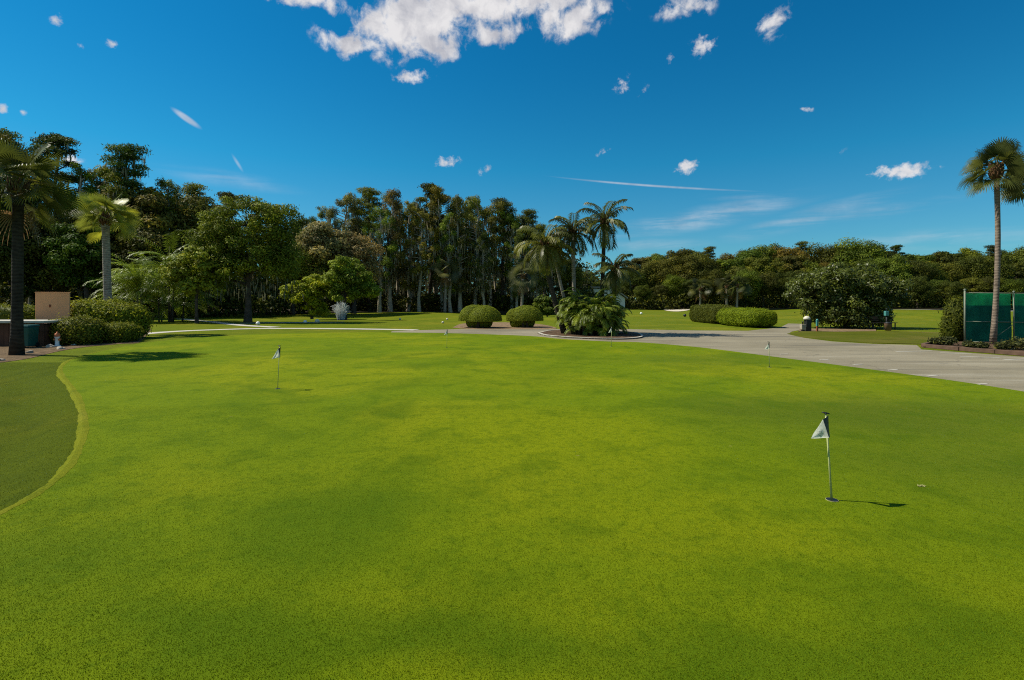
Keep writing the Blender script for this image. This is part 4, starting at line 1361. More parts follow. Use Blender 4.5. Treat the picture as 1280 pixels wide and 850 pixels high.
mb.box((-0.10, -0.216, 1.72), (0.07, 0.02, 0.13))
mb.lathe([(0.02, 0), (0.02, 0.05)], 8, (-0.10, -0.235, 1.72))
link('hose_tap', mb.mesh('hose_tap', M['red']), t)
d = 21.6
t = thing('wheeled_bin', 'dark green wheeled bin standing under the counter slab', 'bin', (X(37, d), d - 0.15, 0.012), rad(8))
mb = MB()
mb.box((0, 0, 0.46), (0.50, 0.52, 0.80), 0, 0, 1.15)
link('body', mb.mesh('bin_body', M['bin'], bevel=0.025), t)
mb = MB()
mb.box((0, 0, 0.91), (0.62, 0.66, 0.07), 0, 0, 0.93)
mb.tube([(-0.26, 0.33, 0.92), (0.26, 0.33, 0.92)], 0.02, 8)
link('lid', mb.mesh('bin_lid', M['bin'], bevel=0.01), t)
for sx in (-0.24, 0.24):
    mb = MB()
    mb.tube([(sx - 0.03, 0.24, 0.10), (sx + 0.03, 0.24, 0.10)], 0.10, 16)
    link('wheel', mb.mesh('bin_wheel', M['black'], False), t)
d = 22.0
t = thing('hydrant', 'small white hydrant with an orange cap beside the low bush', 'hydrant', (X(71.5, d), d, 0.012))
mb = MB()
mb.lathe([(0.12, 0), (0.12, 0.04), (0.075, 0.06), (0.075, 0.36), (0.10, 0.38), (0.10, 0.42)], 14)
link('barrel', mb.mesh('hydrant_barrel', M['white'], True), t)
mb = MB()
mb.lathe([(0.11, 0.42), (0.11, 0.47), (0.085, 0.54), (0.03, 0.58), (0.03, 0.62)], 14)
link('cap', mb.mesh('hydrant_cap', M['orange'], True), t)
for sx in (-1, 1):
    mb = MB()
    mb.tube([(sx * 0.06, 0, 0.29), (sx * 0.14, 0, 0.29)], 0.045, 10)
    link('outlet', mb.mesh('hydrant_outlet', M['orange']), t)


def rock(label, loc, s, mat='rock', group=None, seed=0, z=0.0):
    random.seed(seed)
    bm = bmesh.new()
    bmesh.ops.create_icosphere(bm, subdivisions=3, radius=1)
    ph = [random.uniform(0, 6) for _ in range(6)]
    for v in bm.verts:
        c = v.co
        k = 1 + 0.18 * math.sin(c.x * 2.3 + ph[0]) + 0.14 * math.sin(c.y * 3.1 + ph[1]) + 0.12 * math.sin(c.z * 4 + c.x * 3 + ph[2]) + 0.05 * math.sin(c.y * 9 + ph[3])
        v.co = (c.x * k * s, c.y * k * s * 0.8, max(-0.25 * s, c.z * k * s * 0.6))
    me = bpy.data.meshes.new('rock')
    bm.to_mesh(me)
    bm.free()
    me.materials.append(M[mat])
    o = link('garden_rock', me, None, (loc[0], loc[1], z + 0.25 * s - 0.02), random.uniform(0, 6))
    return tag(o, label, 'rock', group)


for i, (px, py, s, m, lab) in enumerate([(97, 430.5, 0.13, 'white', 'white stone at the foot of the low bush'), (92, 431.5, 0.10, 'white', 'small white stone left of the other white stone'), (103, 431.0, 0.09, 'black', 'dark stone right of the white stone'),
                                          (62, 434.5, 0.16, 'rock', 'tan rock in front of the brown counter'), (76, 436.5, 0.18, 'rock', 'tan rock lying near the hydrant'), (36, 441.5, 0.14, 'rock', 'tan rock just right of the dark palm trunk'),
                                          (2, 451, 0.12, 'rock', 'pale rock at the frame edge of the left bed')]):
    rock(lab, G(px, py), s, m, 'stones in the left bed', 70 + i)
rock('white rock under the tall palm by the fence', G(1262, 438.5), 0.16, 'cream', None, 90, 0.06)

# ------------------------------------------------------------------ fountain
t = thing('fountain', 'white water jets of a fountain under the fresh green small tree', 'fountain', (X(426, 51.3), 51.3, 0.02))
mb = MB()
random.seed(3)
for i in range(240):
    w = random.uniform(0, 6.28)
    v0 = random.uniform(0.45, 1.0)
    R1 = 1.25 * random.uniform(0.05, 1.0)
    hh = 1.95 * v0 * (1 - 0.2 * R1)
    s1 = random.uniform(0.45, 0.62)
    rb = random.random() ** 0.5
    pts = []
    for k in range(9):
        s = k / 8 * s1
        q = 0.35 * rb + R1 * s
        pts.append((math.cos(w) * q, math.sin(w) * q, 0.03 + 4 * hh * s * (1 - s)))
    mb.tube(pts, [0.016, 0.014, 0.012, 0.011, 0.011, 0.012, 0.012, 0.010, 0.006], 4, cap=False)
link('water_jets', mb.mesh('water_jets', M['water'], True), t)
mb = MB()
mb.lathe([(0.30, 0.0), (0.30, 0.05), (0.10, 0.08), (0.07, 0.16), (0.05, 0.18)], 14)
link('nozzle', mb.mesh('nozzle', M['black'], True), t)

# ------------------------------------------------------------------ house beyond the palms
d = 104.0
t = thing('house', 'white gabled house with grey roof beyond the island palms', 'house', (X(743, d), d, 0.1))
hw, hd, eh, rh = 6.2, 8.0, 2.3, 1.9
mb = MB()
mb.add([(-hw, 0, 0), (hw, 0, 0), (hw, 0, eh), (0.6 * hw, 0, eh + rh), (-0.6 * hw, 0, eh + rh), (-hw, 0, eh), (-hw, hd, 0), (hw, hd, 0), (hw, hd, eh), (0.6 * hw, hd, eh + rh), (-0.6 * hw, hd, eh + rh), (-hw, hd, eh)],
       [(0, 1, 2, 3, 4, 5), (1, 7, 8, 2), (7, 6, 11, 10, 9, 8), (6, 0, 5, 11)])
link('wall', mb.mesh('house_wall', M['housewall']), t)
mb = MB()
for sx in (-1, 1):
    mb.add([(sx * (hw + 0.5), -0.6, eh - 0.15), (sx * 0.58 * hw, -0.6, eh + rh + 0.15), (sx * 0.58 * hw, hd + 0.6, eh + rh + 0.15), (sx * (hw + 0.5), hd + 0.6, eh - 0.15),
            (sx * (hw + 0.5), -0.6, eh + 0.1), (sx * 0.58 * hw, -0.6, eh + rh + 0.4), (sx * 0.58 * hw, hd + 0.6, eh + rh + 0.4), (sx * (hw + 0.5), hd + 0.6, eh + 0.1)],
           [(0, 1, 2, 3), (4, 5, 6, 7), (0, 1, 5, 4), (1, 2, 6, 5), (2, 3, 7, 6), (3, 0, 4, 7)])
mb.box((0, hd / 2, eh + rh + 0.30), (1.16 * hw - 0.02, hd + 1.2, 0.24))
link('roof', mb.mesh('house_roof', M['roofgrey']), t)
for wx in (-4.0, 0):
    mb = MB()
    mb.box((wx, -0.03, 1.5), (1.6, 0.08, 1.4))
    w = link('window', mb.mesh('window_frame', M['white']), t)
    mb = MB()
    mb.box((wx, -0.06, 1.5), (1.4, 0.06, 1.2))
    link('pane', mb.mesh('window_pane', M['glass']), w)

# ------------------------------------------------------------------ fence with windscreen
d = 23.2
fx0 = X(1206, d)
t = thing('windscreen_fence', 'steel fence hung with dark green windscreen cloth at the right', 'fence', (fx0, d, 0.05))
top = 2.28
xs_ = [0.0, 2.22, 4.44, 6.66]
for i, x in enumerate(xs_):
    mb = MB()
    mb.tube([(x, 0, -0.1), (x, 0, top + (0.12 if i == 0 else 0.03))], 0.036 if i == 0 else 0.026, 10)
    mb.lathe([(0.05, 0), (0.05, 0.03), (0.02, 0.06)], 10, (x, 0, top + (0.12 if i == 0 else 0.03)))
    link('post', mb.mesh('fence_post', M['steel'], True), t)
for z in (top, 0.98, 0.06):
    mb = MB()
    mb.tube([(0, -0.005, z), (xs_[-1], -0.005, z - (0.08 if z > 2 else 0.10 if z > 0.5 else 0))], 0.019, 8)
    link('rail', mb.mesh('fence_rail', M['steel'], True), t)
for i in range(3):
    mb = MB()
    mb.tube([(xs_[i + 1] - 0.05, -0.04, 0.85), (xs_[i + 1] - 0.75, -0.04, 0.35)], 0.014, 6)
    link('brace', mb.mesh('fence_brace', M['steel'], True), t)


def cloth(x0, x1, z0, z1, off, ph):
    mb = MB()
    nx, nz = 26, 10
    vs = []
    for side in (0, 0.006):
        for i in range(nx + 1):
            for j in range(nz + 1):
                x = x0 + (x1 - x0) * i / nx
                z = z0 + (z1 - z0) * j / nz
                y = off + side + 0.018 * math.sin(x * 5 + ph) * math.sin(z * 3 + ph) + 0.01 * math.sin(x * 13 + z * 4)
                vs.append((x, y, z))
    n1 = (nx + 1) * (nz + 1)
    fs = []
    for s in (0, n1):
        for i in range(nx):
            for j in range(nz):
                a = s + i * (nz + 1) + j
                fs.append((a, a + nz + 1, a + nz + 2, a + 1))
    mb.add(vs, fs)
    return mb


for i in range(3):
    a, b = xs_[i] + 0.05, xs_[i + 1] - 0.05
    o = link('windscreen', cloth(a, b, 0.05, 1.70, 0.07, i).mesh('windscreen', M['screen'], True), t)
    o = link('windscreen', cloth(a, b, 1.68, 2.25, 0.10, i + 2).mesh('windscreen_top', M['screentop'], True), t)
    o['label'] = 'lighter sheer upper windscreen strip'
# timber border
t = thing('timber_border', 'brown timber border edging the bed along the drive', 'border', (0, 0, 0))
pts = [G(1153, 434.2), G(1200, 438.6), G(1245, 442.2), G(1292, 446.2), G(1400, 455.5)]
for i in range(4):
    p, q = pts[i], pts[i + 1]
    L = math.hypot(q[0] - p[0], q[1] - p[1])
    mb = MB()
    mb.box(((p[0] + q[0]) / 2, (p[1] + q[1]) / 2, 0.08), (L - 0.02, 0.14, 0.15), math.atan2(q[1] - p[1], q[0] - p[0]))
    link('timber', mb.mesh('timber', M['timber'], bevel=0.012), t)
p, q = G(1153, 434.0), G(1168, 430.6)
mb = MB()
L = math.hypot(q[0] - p[0], q[1] - p[1])
mb.box(((p[0] + q[0]) / 2, (p[1] + q[1]) / 2, 0.08), (L - 0.2, 0.14, 0.15), math.atan2(q[1] - p[1], q[0] - p[0]))
link('timber', mb.mesh('timber', M['timber'], bevel=0.012), t)

# ------------------------------------------------------------------ things by the magnolia
x, y = G(1009, 414.2)
t = thing('litter_bin', 'dark slim litter bin with cream domed top beside the magnolia', 'bin', (x, y, 0.036))
mb = MB(); mb.box((0.03, 0, 0.36), (0.30, 0.34, 0.72))
link('body', mb.mesh('bin_body', M['black'], bevel=0.02), t)
mb = MB(); mb.lathe([(0.20, 0.72), (0.21, 0.78), (0.18, 0.86), (0.10, 0.93), (0.02, 0.95)], 16, (-0.02, 0, 0))
link('lid', mb.mesh('bin_lid', M['cream'], True), t)
x, y = G(1003.5, 414.4)
t = thing('club_wash_box', 'small grey box on a stubby leg left of the slim litter bin', 'box', (x, y, 0.036))
mb = MB(); mb.box((0, 0, 0.25), (0.26, 0.26, 0.32))
link('body', mb.mesh('box_body', M['greybark'], bevel=0.02), t)
mb = MB(); mb.box((0, 0, 0.05), (0.16, 0.16, 0.10))
link('leg', mb.mesh('box_leg', M['black']), t)
mb = MB(); mb.lathe([(0.04, 0.41), (0.04, 0.55), (0.07, 0.57), (0.07, 0.60)], 12)
link('handle', mb.mesh('box_handle', M['black'], True), t)
x, y = G(1021.5, 414.8)
t = thing('marker_post', 'thin post with teal top and red base in the magnolia mulch', 'post', (x, y, 0.036))
mb = MB(); mb.box((0, 0, 0.16), (0.09, 0.09, 0.34))
link('base', mb.mesh('post_base', M['red'], bevel=0.008), t)
mb = MB(); mb.box((0, 0, 0.52), (0.11, 0.11, 0.38)); mb.lathe([(0.075, 0.71), (0.02, 0.78)], 8)
link('top', mb.mesh('post_top', M['teal'], bevel=0.005), t)
# bench
d = 34.6
t = thing('garden_bench', 'dark slatted bench in the shade right of the magnolia', 'bench', (X(1103, d), d, 0.03), rad(-6))
mb = MB()
for k in range(4):
    mb.box((0, -0.18 + 0.11 * k, 0.44), (1.7, 0.09, 0.035))
link('seat', mb.mesh('bench_seat', M['timber'], bevel=0.006), t)
mb = MB()
for k in range(3):
    mb.box((0, 0.24 + 0.02 * k, 0.58 + 0.11 * k), (1.7, 0.03, 0.085))
link('backrest', mb.mesh('bench_back', M['timber'], bevel=0.006), t)
for sx in (-0.7, 0.7):
    for sy, hh in ((-0.17, 0.42), (0.22, 0.84)):
        mb = MB(); mb.box((sx, sy, hh / 2), (0.06, 0.05, hh))
        link('leg', mb.mesh('bench_leg', M['black'], bevel=0.006), t)
d = 34.0
t = thing('ball_washer', 'teal ball washer on a dark post beside the shaded bench', 'ball washer', (X(1108, d), d, 0.03))
mb = MB(); mb.tube([(0, 0, -0.05), (0, 0, 0.92)], 0.035, 10)
link('post', mb.mesh('washer_post', M['black'], True), t)
mb = MB(); mb.box((0, 0, 1.08), (0.22, 0.20, 0.32))
link('body', mb.mesh('washer_body', M['teal'], bevel=0.03), t)
mb = MB(); mb.tube([(0, 0, 1.24), (0, 0, 1.38)], 0.02, 8); mb.lathe([(0.04, 1.36), (0.05, 1.40), (0.02, 1.43)], 10)
link('plunger', mb.mesh('washer_plunger', M['black'], True), t)
mb = MB(); mb.lathe([(0.16, 0), (0.16, 0.02), (0.05, 0.06)], 14)
link('base_plate', mb.mesh('washer_base', M['black'], True), t)
x, y = G(1110, 413.8)
t = thing('waste_basket', 'stubby brown waste basket in front of the shaded bench', 'bin', (x, y, 0.03))
mb = MB(); mb.lathe([(0.17, 0.0), (0.21, 0.42), (0.22, 0.44), (0.20, 0.46)], 14)
link('body', mb.mesh('basket_body', M['tanboard'], True), t)
mb = MB(); mb.lathe([(0.22, 0.46), (0.19, 0.52), (0.08, 0.56)], 14)
link('lid', mb.mesh('basket_lid', M['black'], True), t)

# ------------------------------------------------------------------ tee markers
def tee_marker(px, py, mat, r, lab):
    x, y = G(px, py)
    z0 = float(hgt(x, y))
    t = thing('tee_marker', lab, 'tee marker', (x, y, z0), 0, 'tee markers on the lawn')
    mb = MB()
    mb.lathe([(r * 0.35, 0.02), (r * 0.75, r * 0.3), (r, r * 0.85), (r * 0.9, r * 1.3), (r * 0.55, r * 1.72), (r * 0.1, r * 1.85)], 14)
    link('ball', mb.mesh('marker_ball', M[mat], True), t)
    mb = MB()
    mb.tube([(0, 0, -0.08), (0, 0, 0.03)], r * 0.2, 6)
    link('stake', mb.mesh('marker_stake', M['steel']), t)


tee_marker(322.5, 406.5, 'white', 0.16, 'white tee marker just right of the oak trunk')
tee_marker(381.5, 404.2, 'white', 0.15, 'white tee marker under the yellow green small tree')
tee_marker(396.5, 404.2, 'cream', 0.20, 'greyish tee marker left of the fountain')
tee_marker(500, 399.0, 'cream', 0.12, 'cream tee marker alone on the lawn before the mossy wood')
tee_marker(559, 400.5, 'cream', 0.11, 'cream tee marker farther behind the flag by the drive')
tee_marker(553.5, 404.5, 'cream', 0.11, 'cream tee marker nearer behind the flag by the drive')
tee_marker(801.5, 396, 'white', 0.15, 'white tee marker on the far fairway right of the palm island')
tee_marker(856, 398, 'black', 0.17, 'dark tee marker left of the clipped hedges')

# ------------------------------------------------------------------ flags
def flag_stick(px, py, toppx, toppy, label, near=False, yaw=0.0, r=0.011):
    x, y = G(px, py, GZ)
    tx, tz = X(toppx, y) - x, Z(toppy, y) - GZ
    t = thing('flag_stick', label, 'golf flag', (x, y, GZ), 0, 'flags on the putting green')
    top = Vector((tx, 0, tz))
    at = lambda s: top * s
    mb = MB()
    mb.tube([(0, 0, -0.05), at(0.5), at(0.985)], [r * 1.15, r, r * 0.9], 10)
    link('pole', mb.mesh('flag_pole', M['pole'], True), t)
    mb = MB()
    mb.tube([at(0.985), at(1.0)], [r * 1.3, r * 1.3], 8)
    mb.tube([at(0.995) + Vector((-0.034, 0.005, 0.008)), at(1.0), at(0.995) + Vector((0.034, -0.005, -0.004))], [0.006, 0.008, 0.006], 6)
    link('finial', mb.mesh('flag_finial', M['black'], True), t)
    # pennant: hoist along the pole, fly drooping to the left
    h0, h1 = at(0.975), at(0.755)
    NU, NV = 14, 10
    hoist = (h0 - h1).length

    vd = Vector((-x, -y, 0)).normalized()          # towards the viewer: cloth shaped edge-on this way to cast a broad shadow
    lf_ = Vector((vd.y, -vd.x, 0))
    k = hoist / 0.2
    UP = Vector((0, 0, 1))

    def seam(v):
        return (h1 + (lf_ * -0.016 + vd * 0.105 - UP * 0.012) * k).lerp(h0 + (lf_ * 0.024 + vd * 0.095 - UP * 0.03) * k, v)

    def pt(u, v):
        p = seam(v).lerp(h1 + (lf_ * 0.142 + vd * 0.055 - UP * 0.052) * k, u)
        p += Vector((0, 1, 0)) * (0.012 * math.sin(u * 6 + v * 3) * u * (1 - u) * 2 + 0.008 * math.sin(v * 8) * u * (1 - u) * 3)
        return p

    def band(u, v):
        e = (h1 + lf_ * -0.018 * k).lerp(h0 + lf_ * -0.022 * k, v)
        return e.lerp(seam(v), u) + lf_ * (-0.006 * math.sin(u * 3.14) * k)

    for nm, mt in (('flag_band', 'black'), ('flag', 'flagcloth')):
        mb = MB()
        vs = []
        for off in (-0.0012, 0.0012):
            for i in range(NU + 1):
                for j in range(NV + 1):
                    q = pt(i / NU, j / NV) if nm == 'flag' else band(i / NU, j / NV)
                    vs.append((q.x, q.y + off, q.z))
        n1 = (NU + 1) * (NV + 1)
        fs = []
        for s in (0, n1):
            for i in range(NU):
                for j in range(NV):
                    a = s + i * (NV + 1) + j
                    fs.append((a, a + NV + 1, a + NV + 2, a + 1))
        for i in range(NU):
            for j in (0, NV):
                a = i * (NV + 1) + j
                fs.append((a, a + NV + 1, a + NV + 1 + n1, a + n1))
        mb.add(vs, fs)
        fo = link(nm, mb.mesh(nm, M[mt], True), t)
        if nm == 'flag' and near:                 # worn grey emblem: a ring with a bar and short strokes
            eb = MB()
            for m_ in range(20):
                w0, w1 = m_ / 20 * 6.283, (m_ + 1) / 20 * 6.283
                ring = []
                for (ww, rr) in ((w0, 0.16), (w1, 0.16), (w1, 0.22), (w0, 0.22)):
                    q = pt(0.42 + 0.6 * rr * math.cos(ww), 0.5 + rr * 1.25 * math.sin(ww))
                    q = q + vd * 0.004
                    ring.append((q.x, q.y, q.z))
                if m_ not in (3, 11):
                    eb.add(ring, [(0, 1, 2, 3)])
            for (ua, ub, va, vb) in ((0.50, 0.60, 0.46, 0.52), (0.52, 0.55, 0.38, 0.62), (0.70, 0.80, 0.30, 0.36), (0.40, 0.46, 0.75, 0.80), (0.38, 0.48, 0.18, 0.23), (0.72, 0.82, 0.50, 0.54)):
                c4 = [pt(*c) for c in ((ua, va), (ub, va), (ub, vb), (ua, vb))]
                c4 = [q + vd * 0.004 for q in c4]
                eb.add([(q.x, q.y, q.z) for q in c4], [(0, 1, 2, 3)])
            link('emblem', eb.mesh('emblem', M['greymark']), fo)
    # the cup the stick stands in
    mb = MB()
    n = 24
    vs = []
    for rr, z in ((0.054, 0.006), (0.056, 0.006), (0.056, -0.02)):
        for k in range(n):
            w = 2 * math.pi * k / n
            vs.append((math.cos(w) * rr, math.sin(w) * rr, z))
    fs = [(i * n + k, i * n + (k + 1) % n, (i + 1) * n + (k + 1) % n, (i + 1) * n + k) for i in range(2) for k in range(n)]
    mb.add(vs, fs, 0)
    mb.add([(math.cos(2 * math.pi * k / n) * 0.054, math.sin(2 * math.pi * k / n) * 0.054, 0.004) for k in range(n)], [tuple(range(n))], 1)
    c = link('golf_hole', mb.mesh('cup', [M['palestraw'], M['black']]), None, (x, y, GZ))
    tag(c, 'dark cup ' + {1040: 'at the foot of the nearest flag', 347: 'at the foot of the flag nearest the dark rough', 962: 'at the foot of the flag before the pale drive', 764: 'at the foot of the flag before the palm island', 558: 'at the foot of the flag before the larger topiary'}[int(px)], 'golf hole', 'cups in the putting green')
    return t


flag_stick(1040, 625, 1032, 516, 'nearest white and black flag with leaning pole and grey emblem', True, 0.15, 0.009)
flag_stick(347, 486, 349.5, 432, 'white and black flag nearest the dark rough', False, 0.0, 0.007)
flag_stick(962, 459, 961, 427.5, 'white and black flag standing before the pale drive', False, 0.35, 0.008)
flag_stick(764, 433, 764.5, 408.5, 'mostly white flag standing before the palm island', False, 0.2, 0.009)
flag_stick(558.5, 435, 559, 411.5, 'white and black flag in front of the larger topiary mound', False, 0.1, 0.007)

# a dry divot lying by the nearest flag
x, y = G(1152, 608, GZ)
mb = MB()
random.seed(8)
for i in range(26):
    a = random.uniform(0, 6.28)
    q = random.random() ** 0.5
    c = Vector((math.cos(a) * q * 0.042, math.sin(a) * q * 0.022, 0.004 + random.random() * 0.006))
    w = random.uniform(0, 6.28)
    e = Vector((math.cos(w), math.sin(w), 0.2)) * 0.018
    s = Vector((-math.sin(w), math.cos(w), 0)) * 0.004
    mb.add([c - e, c + s, c + e, c - s], [(0, 1, 2, 3)])
o = link('divot', mb.mesh('divot', M['palestraw']), None, (x, y, GZ + 0.002))
tag(o, 'small dry pale divot on the turf right of the nearest flag', 'divot')

# ------------------------------------------------------------------ short grass blades near the viewer
def blades(name, label, n, ymin, ymax, hmin, hmax, wid, z, mat, inside, color):
    y = ymin * (ymax / ymin) ** R.random(n)
    x = (R.random(n) * 2 - 1) * y * 1.08
    ok = inside(x, y)
    x, y = x[ok], y[ok]
    n = len(x)
    hh = R.uniform(hmin, hmax, n)
    th = R.uniform(0, 6.283, n)
    lean = R.uniform(0.2, 1.1, n) * hh
    la = R.uniform(0, 6.283, n)
    dx, dy = np.cos(th) * wid / 2, np.sin(th) * wid / 2
    zz = z(x, y)
    p0 = np.stack([x - dx, y - dy, zz], 1)
    p1 = np.stack([x + dx, y + dy, zz], 1)
    p2 = np.stack([x + np.cos(la) * lean, y + np.sin(la) * lean, zz + hh], 1)
    v = np.stack([p0, p1, p2], 1).reshape(-1, 3)
    me = mesh_np(name, v, np.arange(n * 3).reshape(n, 3), M[mat], R.random(n))
    o = link(name, me, color=color)
    o['kind'] = 'stuff'
    o['label'] = label
    o['category'] = 'grass'
    return o


inside = lambda x, y: (left_dist(x, y) <= 0.0) & (x > np.interp(y, LEFT[:, 1], LEFT[:, 0]) - 0.02 * R.random(len(x)))
blades('grass', 'short cut grass blades of the putting green', 420000, 2.5, 9.5, 0.004, 0.010, 0.003, lambda x, y: np.full_like(x, GZ), 'blade', inside, (0.108, 0.150, 0.003))
blades('grass', 'longer darker grass blades of the rough', 130000, 3.0, 14, 0.008, 0.026, 0.005, lambda x, y: hgt(x, y), 'blade', lambda x, y: (left_dist(x, y) > 0.02 + 0.07 * R.random(len(x))), (0.078, 0.100, 0.003))

# ------------------------------------------------------------------ camera, sun, sky
sc = bpy.context.scene
cam = bpy.data.cameras.new('camera')
co = bpy.data.objects.new('camera', cam)
C.objects.link(co)
co.location = (0, 0, CAMH)
co.rotation_euler = (rad(90), 0, 0)
cam.sensor_width = 36.0
cam.lens = 36.0 * F / 1280.0
cam.shift_y = (HOR - 425.0) / 1280.0
cam.clip_end = 5000
cam.clip_start = 0.05
sc.camera = co

SUN_EL = rad(50.5)
SUNV = Vector((-0.98, 0.15, 0)).normalized() * math.cos(SUN_EL) + Vector((0, 0, math.sin(SUN_EL)))
sun = bpy.data.lights.new('sun', 'SUN')
sun.energy = 5.0
sun.angle = rad(0.53)
sun.color = (1.0, 0.94, 0.81)
so = bpy.data.objects.new('sun', sun)
C.objects.link(so)
so.location = SUNV * 50
so.rotation_euler = SUNV.to_track_quat('Z', 'Y').to_euler()

w = bpy.data.worlds.new('World')
sc.world = w
w.use_nodes = True
nt = w.node_tree
nt.nodes.clear()
out = nt.nodes.new('ShaderNodeOutputWorld')
bg = nt.nodes.new('ShaderNodeBackground')
SKYS = 0.10
bg.inputs[1].default_value = SKYS
nt.links.new(bg.outputs[0], out.inputs[0])
sky = nt.nodes.new('ShaderNodeTexSky')
sky.sky_type = 'NISHITA'
sky.sun_disc = False
sky.sun_elevation = SUN_EL
sky.sun_rotation = math.atan2(SUNV.x, SUNV.y)
sky.altitude = 0
sky.air_density = 1.0
sky.dust_density = 0.3
sky.ozone_density = 2.5
tc = nt.nodes.new('ShaderNodeTexCoord')
sx = nt.nodes.new('ShaderNodeSeparateXYZ')
nt.links.new(tc.outputs['Generated'], sx.inputs[0])
az = mth(nt, 'ARCTAN2', sx.outputs[0], sx.outputs[1])
el = mth(nt, 'ARCSINE', sx.outputs[2])
tintc = ramp(nt, smooth(nt, el, 0.0, 0.5), [(0.0, (0.27, 0.62, 0.74)), (0.5, (0.08, 0.64, 0.80)), (1.0, (0.03, 0.57, 0.80))])
col = mixc(nt, sky.outputs[0], tintc, 1.0, 'MULTIPLY')
ae = nt.nodes.new('ShaderNodeCombineXYZ')
nt.links.new(az, ae.inputs[0])
nt.links.new(el, ae.inputs[1])
n1 = noise(nt, ae.outputs[0], 26, 9, 0.62, 0.25)
wn = nt.nodes.new('ShaderNodeTexNoise')
wn.inputs['Scale'].default_value = 14
wn.inputs['Detail'].default_value = 5
nt.links.new(ae.outputs[0], wn.inputs['Vector'])
wo = nt.nodes.new('ShaderNodeVectorMath'); wo.operation = 'SUBTRACT'
nt.links.new(wn.outputs['Color'], wo.inputs[0]); wo.inputs[1].default_value = (0.5, 0.5, 0.5)
ws = nt.nodes.new('ShaderNodeVectorMath'); ws.operation = 'SCALE'
nt.links.new(wo.outputs[0], ws.inputs[0]); ws.inputs['Scale'].default_value = 0.06
wa = nt.nodes.new('ShaderNodeVectorMath'); wa.operation = 'ADD'
nt.links.new(ae.outputs[0], wa.inputs[0]); nt.links.new(ws.outputs[0], wa.inputs[1])
wsm = nt.nodes.new('ShaderNodeVectorMath'); wsm.operation = 'SCALE'
nt.links.new(wo.outputs[0], wsm.inputs[0]); wsm.inputs['Scale'].default_value = 0.012
was = nt.nodes.new('ShaderNodeVectorMath'); was.operation = 'ADD'
nt.links.new(ae.outputs[0], was.inputs[0]); nt.links.new(wsm.outputs[0], was.inputs[1])


def azel(px, py):
    dx, dz = (px - 640) / F, (HOR - py) / F
    return math.atan(dx), math.atan2(dz, math.hypot(dx, 1))


def blob(px, py, rx, ry, rot, vec):
    a, e = azel(px, py)
    a2, e2 = azel(px + rx, py)
    a3, e3 = azel(px, py + ry)
    mp = nt.nodes.new('ShaderNodeMapping')
    mp.vector_type = 'TEXTURE'
    mp.inputs['Location'].default_value = (a, e, 0)
    mp.inputs['Rotation'].default_value = (0, 0, rad(rot))
    mp.inputs['Scale'].default_value = (abs(a2 - a), abs(e - e3), 1)
    nt.links.new(vec, mp.inputs[0])
    ln = nt.nodes.new('ShaderNodeVectorMath')
    ln.operation = 'LENGTH'
    nt.links.new(mp.outputs[0], ln.inputs[0])
    return smooth(nt, ln.outputs['Value'], 1.25, 0.0)


def layer(blobs, vec):
    tot = None
    for b in blobs:
        *g, wgt = b
        v = mth(nt, 'MULTIPLY', blob(*g, vec), wgt)
        tot = v if tot is None else mth(nt, 'MAXIMUM', tot, v)
    return tot


BIG = [(380, 0, 70, 18, 0, 1.05), (680, 4, 70, 24, 0, 1.05), (620, 40, 50, 22, 0, 0.8), (440, 55, 50, 22, 0, 1.0), (520, 30, 90, 55, 10, 1.25), (600, 5, 110, 32, 0, 1.1), (545, 55, 42, 24, 0, 1.0), (710, 22, 62, 30, 8, 1.0), (755, 5, 30, 16, 0, 0.8), (860, 12, 48, 22, 8, 0.72), (970, 25, 34, 30, 20, 0.70)]
SMALL = [(514, 96, 30, 11, 5, 1.0), (560, 202, 24, 10, 10, 0.8), (605, 212, 18, 7, 18, 0.6), (858, 209, 20, 13, 0, 0.95), (1126, 213, 52, 13, -3, 1.05), (878, 58, 22, 18, 15, 0.8), (777, 107, 17, 14, 45, 0.62), (805, 112, 14, 6, 45, 0.5),
         (1010, 136, 13, 5, -20, 0.7), (1055, 190, 10, 6, 30, 0.5), (752, 189, 14, 6, 25, 0.5), (838, 73, 9, 9, 40, 0.5), (70, 24, 14, 12, 40, 0.7), (137, 54, 12, 11, -30, 0.7), (102, 57, 11, 6, -40, 0.5), (6, 137, 10, 10, 0, 0.8), (32, 142, 7, 5, 0, 0.5), (90, 200, 22, 12, 0, 0.9)]
big = layer(BIG, wa.outputs[0])
sml = layer(SMALL, was.outputs[0])
dn = mth(nt, 'ADD', mth(nt, 'MULTIPLY_ADD', big, 1.0, 0.08), mth(nt, 'MULTIPLY', mth(nt, 'SUBTRACT', n1, 0.5), 2.6))
cb = smooth(nt, dn, 0.24, 0.98)
n2 = noise(nt, ae.outputs[0], 75, 7, 0.62, 0.2)
ds = mth(nt, 'ADD', sml, mth(nt, 'MULTIPLY', mth(nt, 'SUBTRACT', n2, 0.5), 2.0))
cs = mth(nt, 'MULTIPLY', smooth(nt, ds, 0.26, 1.05), 0.95)
cb = mth(nt, 'MULTIPLY', cb, smooth(nt, big, 0.02, 0.25))
cs = mth(nt, 'MULTIPLY', cs, smooth(nt, sml, 0.02, 0.22))
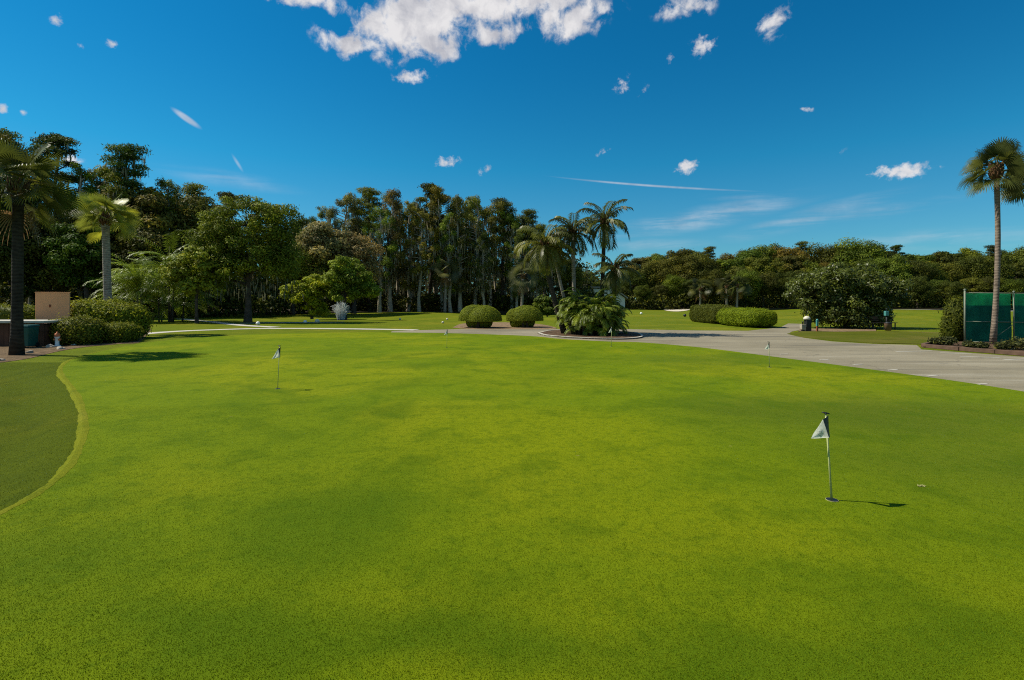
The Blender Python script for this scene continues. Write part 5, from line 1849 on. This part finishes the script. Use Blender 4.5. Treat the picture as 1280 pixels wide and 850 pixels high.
# contrails and thin cirrus: sharp streaks along one direction
STREAK = [(233, 148, 26, 5.5, -30, 0.85), (297, 204, 20, 3.5, -58, 0.45), (812, 232, 180, 2.3, -7.2, 0.6)]
st = layer(STREAK, ae.outputs[0])
st = mth(nt, 'MULTIPLY', smooth(nt, st, 0.12, 0.75), 0.55)
CIR = [(880, 272, 150, 15, 8, 0.95), (1010, 272, 130, 13, 12, 0.8), (1180, 300, 150, 16, 0, 0.7), (1100, 262, 130, 10, 4, 0.6), (820, 306, 80, 10, 0, 0.5), (290, 225, 90, 12, -4, 0.4), (930, 245, 60, 6, -3, 0.3), (1000, 320, 200, 14, 2, 0.4)]
mpc = nt.nodes.new('ShaderNodeMapping')
mpc.inputs['Rotation'].default_value = (0, 0, rad(-8))
mpc.inputs['Scale'].default_value = (5, 48, 1)
nt.links.new(ae.outputs[0], mpc.inputs[0])
n3 = noise(nt, mpc.outputs[0], 1.0, 6, 0.6, 0.6)
ci = mth(nt, 'MULTIPLY', layer(CIR, was.outputs[0]), smooth(nt, n3, 0.35, 0.75))
ci = mth(nt, 'MULTIPLY', ci, 0.55)
cloud = mth(nt, 'MAXIMUM', mth(nt, 'MAXIMUM', cb, cs), mth(nt, 'MAXIMUM', st, ci), clamp=True)
# unseen broken cloud added overhead and behind the viewer as neutral fill light
n4 = noise(nt, tc.outputs['Generated'], 2.6, 8, 0.6, 0.3)
back = mth(nt, 'MAXIMUM', smooth(nt, sx.outputs[2], 0.62, 0.80), smooth(nt, sx.outputs[1], 0.0, -0.3), clamp=True)
fill_cloud = mth(nt, 'MULTIPLY', smooth(nt, n4, 0.53, 0.62), mth(nt, 'MULTIPLY', back, smooth(nt, sx.outputs[2], 0.02, 0.2)))
cloud = mth(nt, 'MAXIMUM', cloud, fill_cloud, clamp=True)
shade = noise(nt, wa.outputs[0], 18, 7, 0.6)
EXPO = 0.35
wv = 0.80 / (SKYS * 2 ** EXPO)
ccol = ramp(nt, shade, [(0.33, (0.60, 0.62, 0.68)), (0.60, (1, 1, 1))])
ccol = mixc(nt, ccol, (wv, wv * 0.985, wv), 1.0, 'MULTIPLY')
ccol.node.clamp_result = False
fin = mixc(nt, col, ccol, cloud)
nt.links.new(fin, bg.inputs[0])

sc.view_settings.view_transform = 'Standard'
sc.view_settings.look = 'None'
sc.view_settings.exposure = EXPO
sc.view_settings.gamma = 1
sc.view_settings.use_curve_mapping = False
sc.render.film_transparent = False
sc.cycles.filter_width = 1.1
sc.cycles.max_bounces = 6
sc.cycles.diffuse_bounces = 3
sc.cycles.transmission_bounces = 3
sc.cycles.transparent_max_bounces = 4
sc.cycles.use_denoising = False
sc.cycles.caustics_reflective = False
sc.cycles.caustics_refractive = False

for k, v in LABELS.items():
    if len(v) > 1:
        print('SHARED LABEL', k, v)
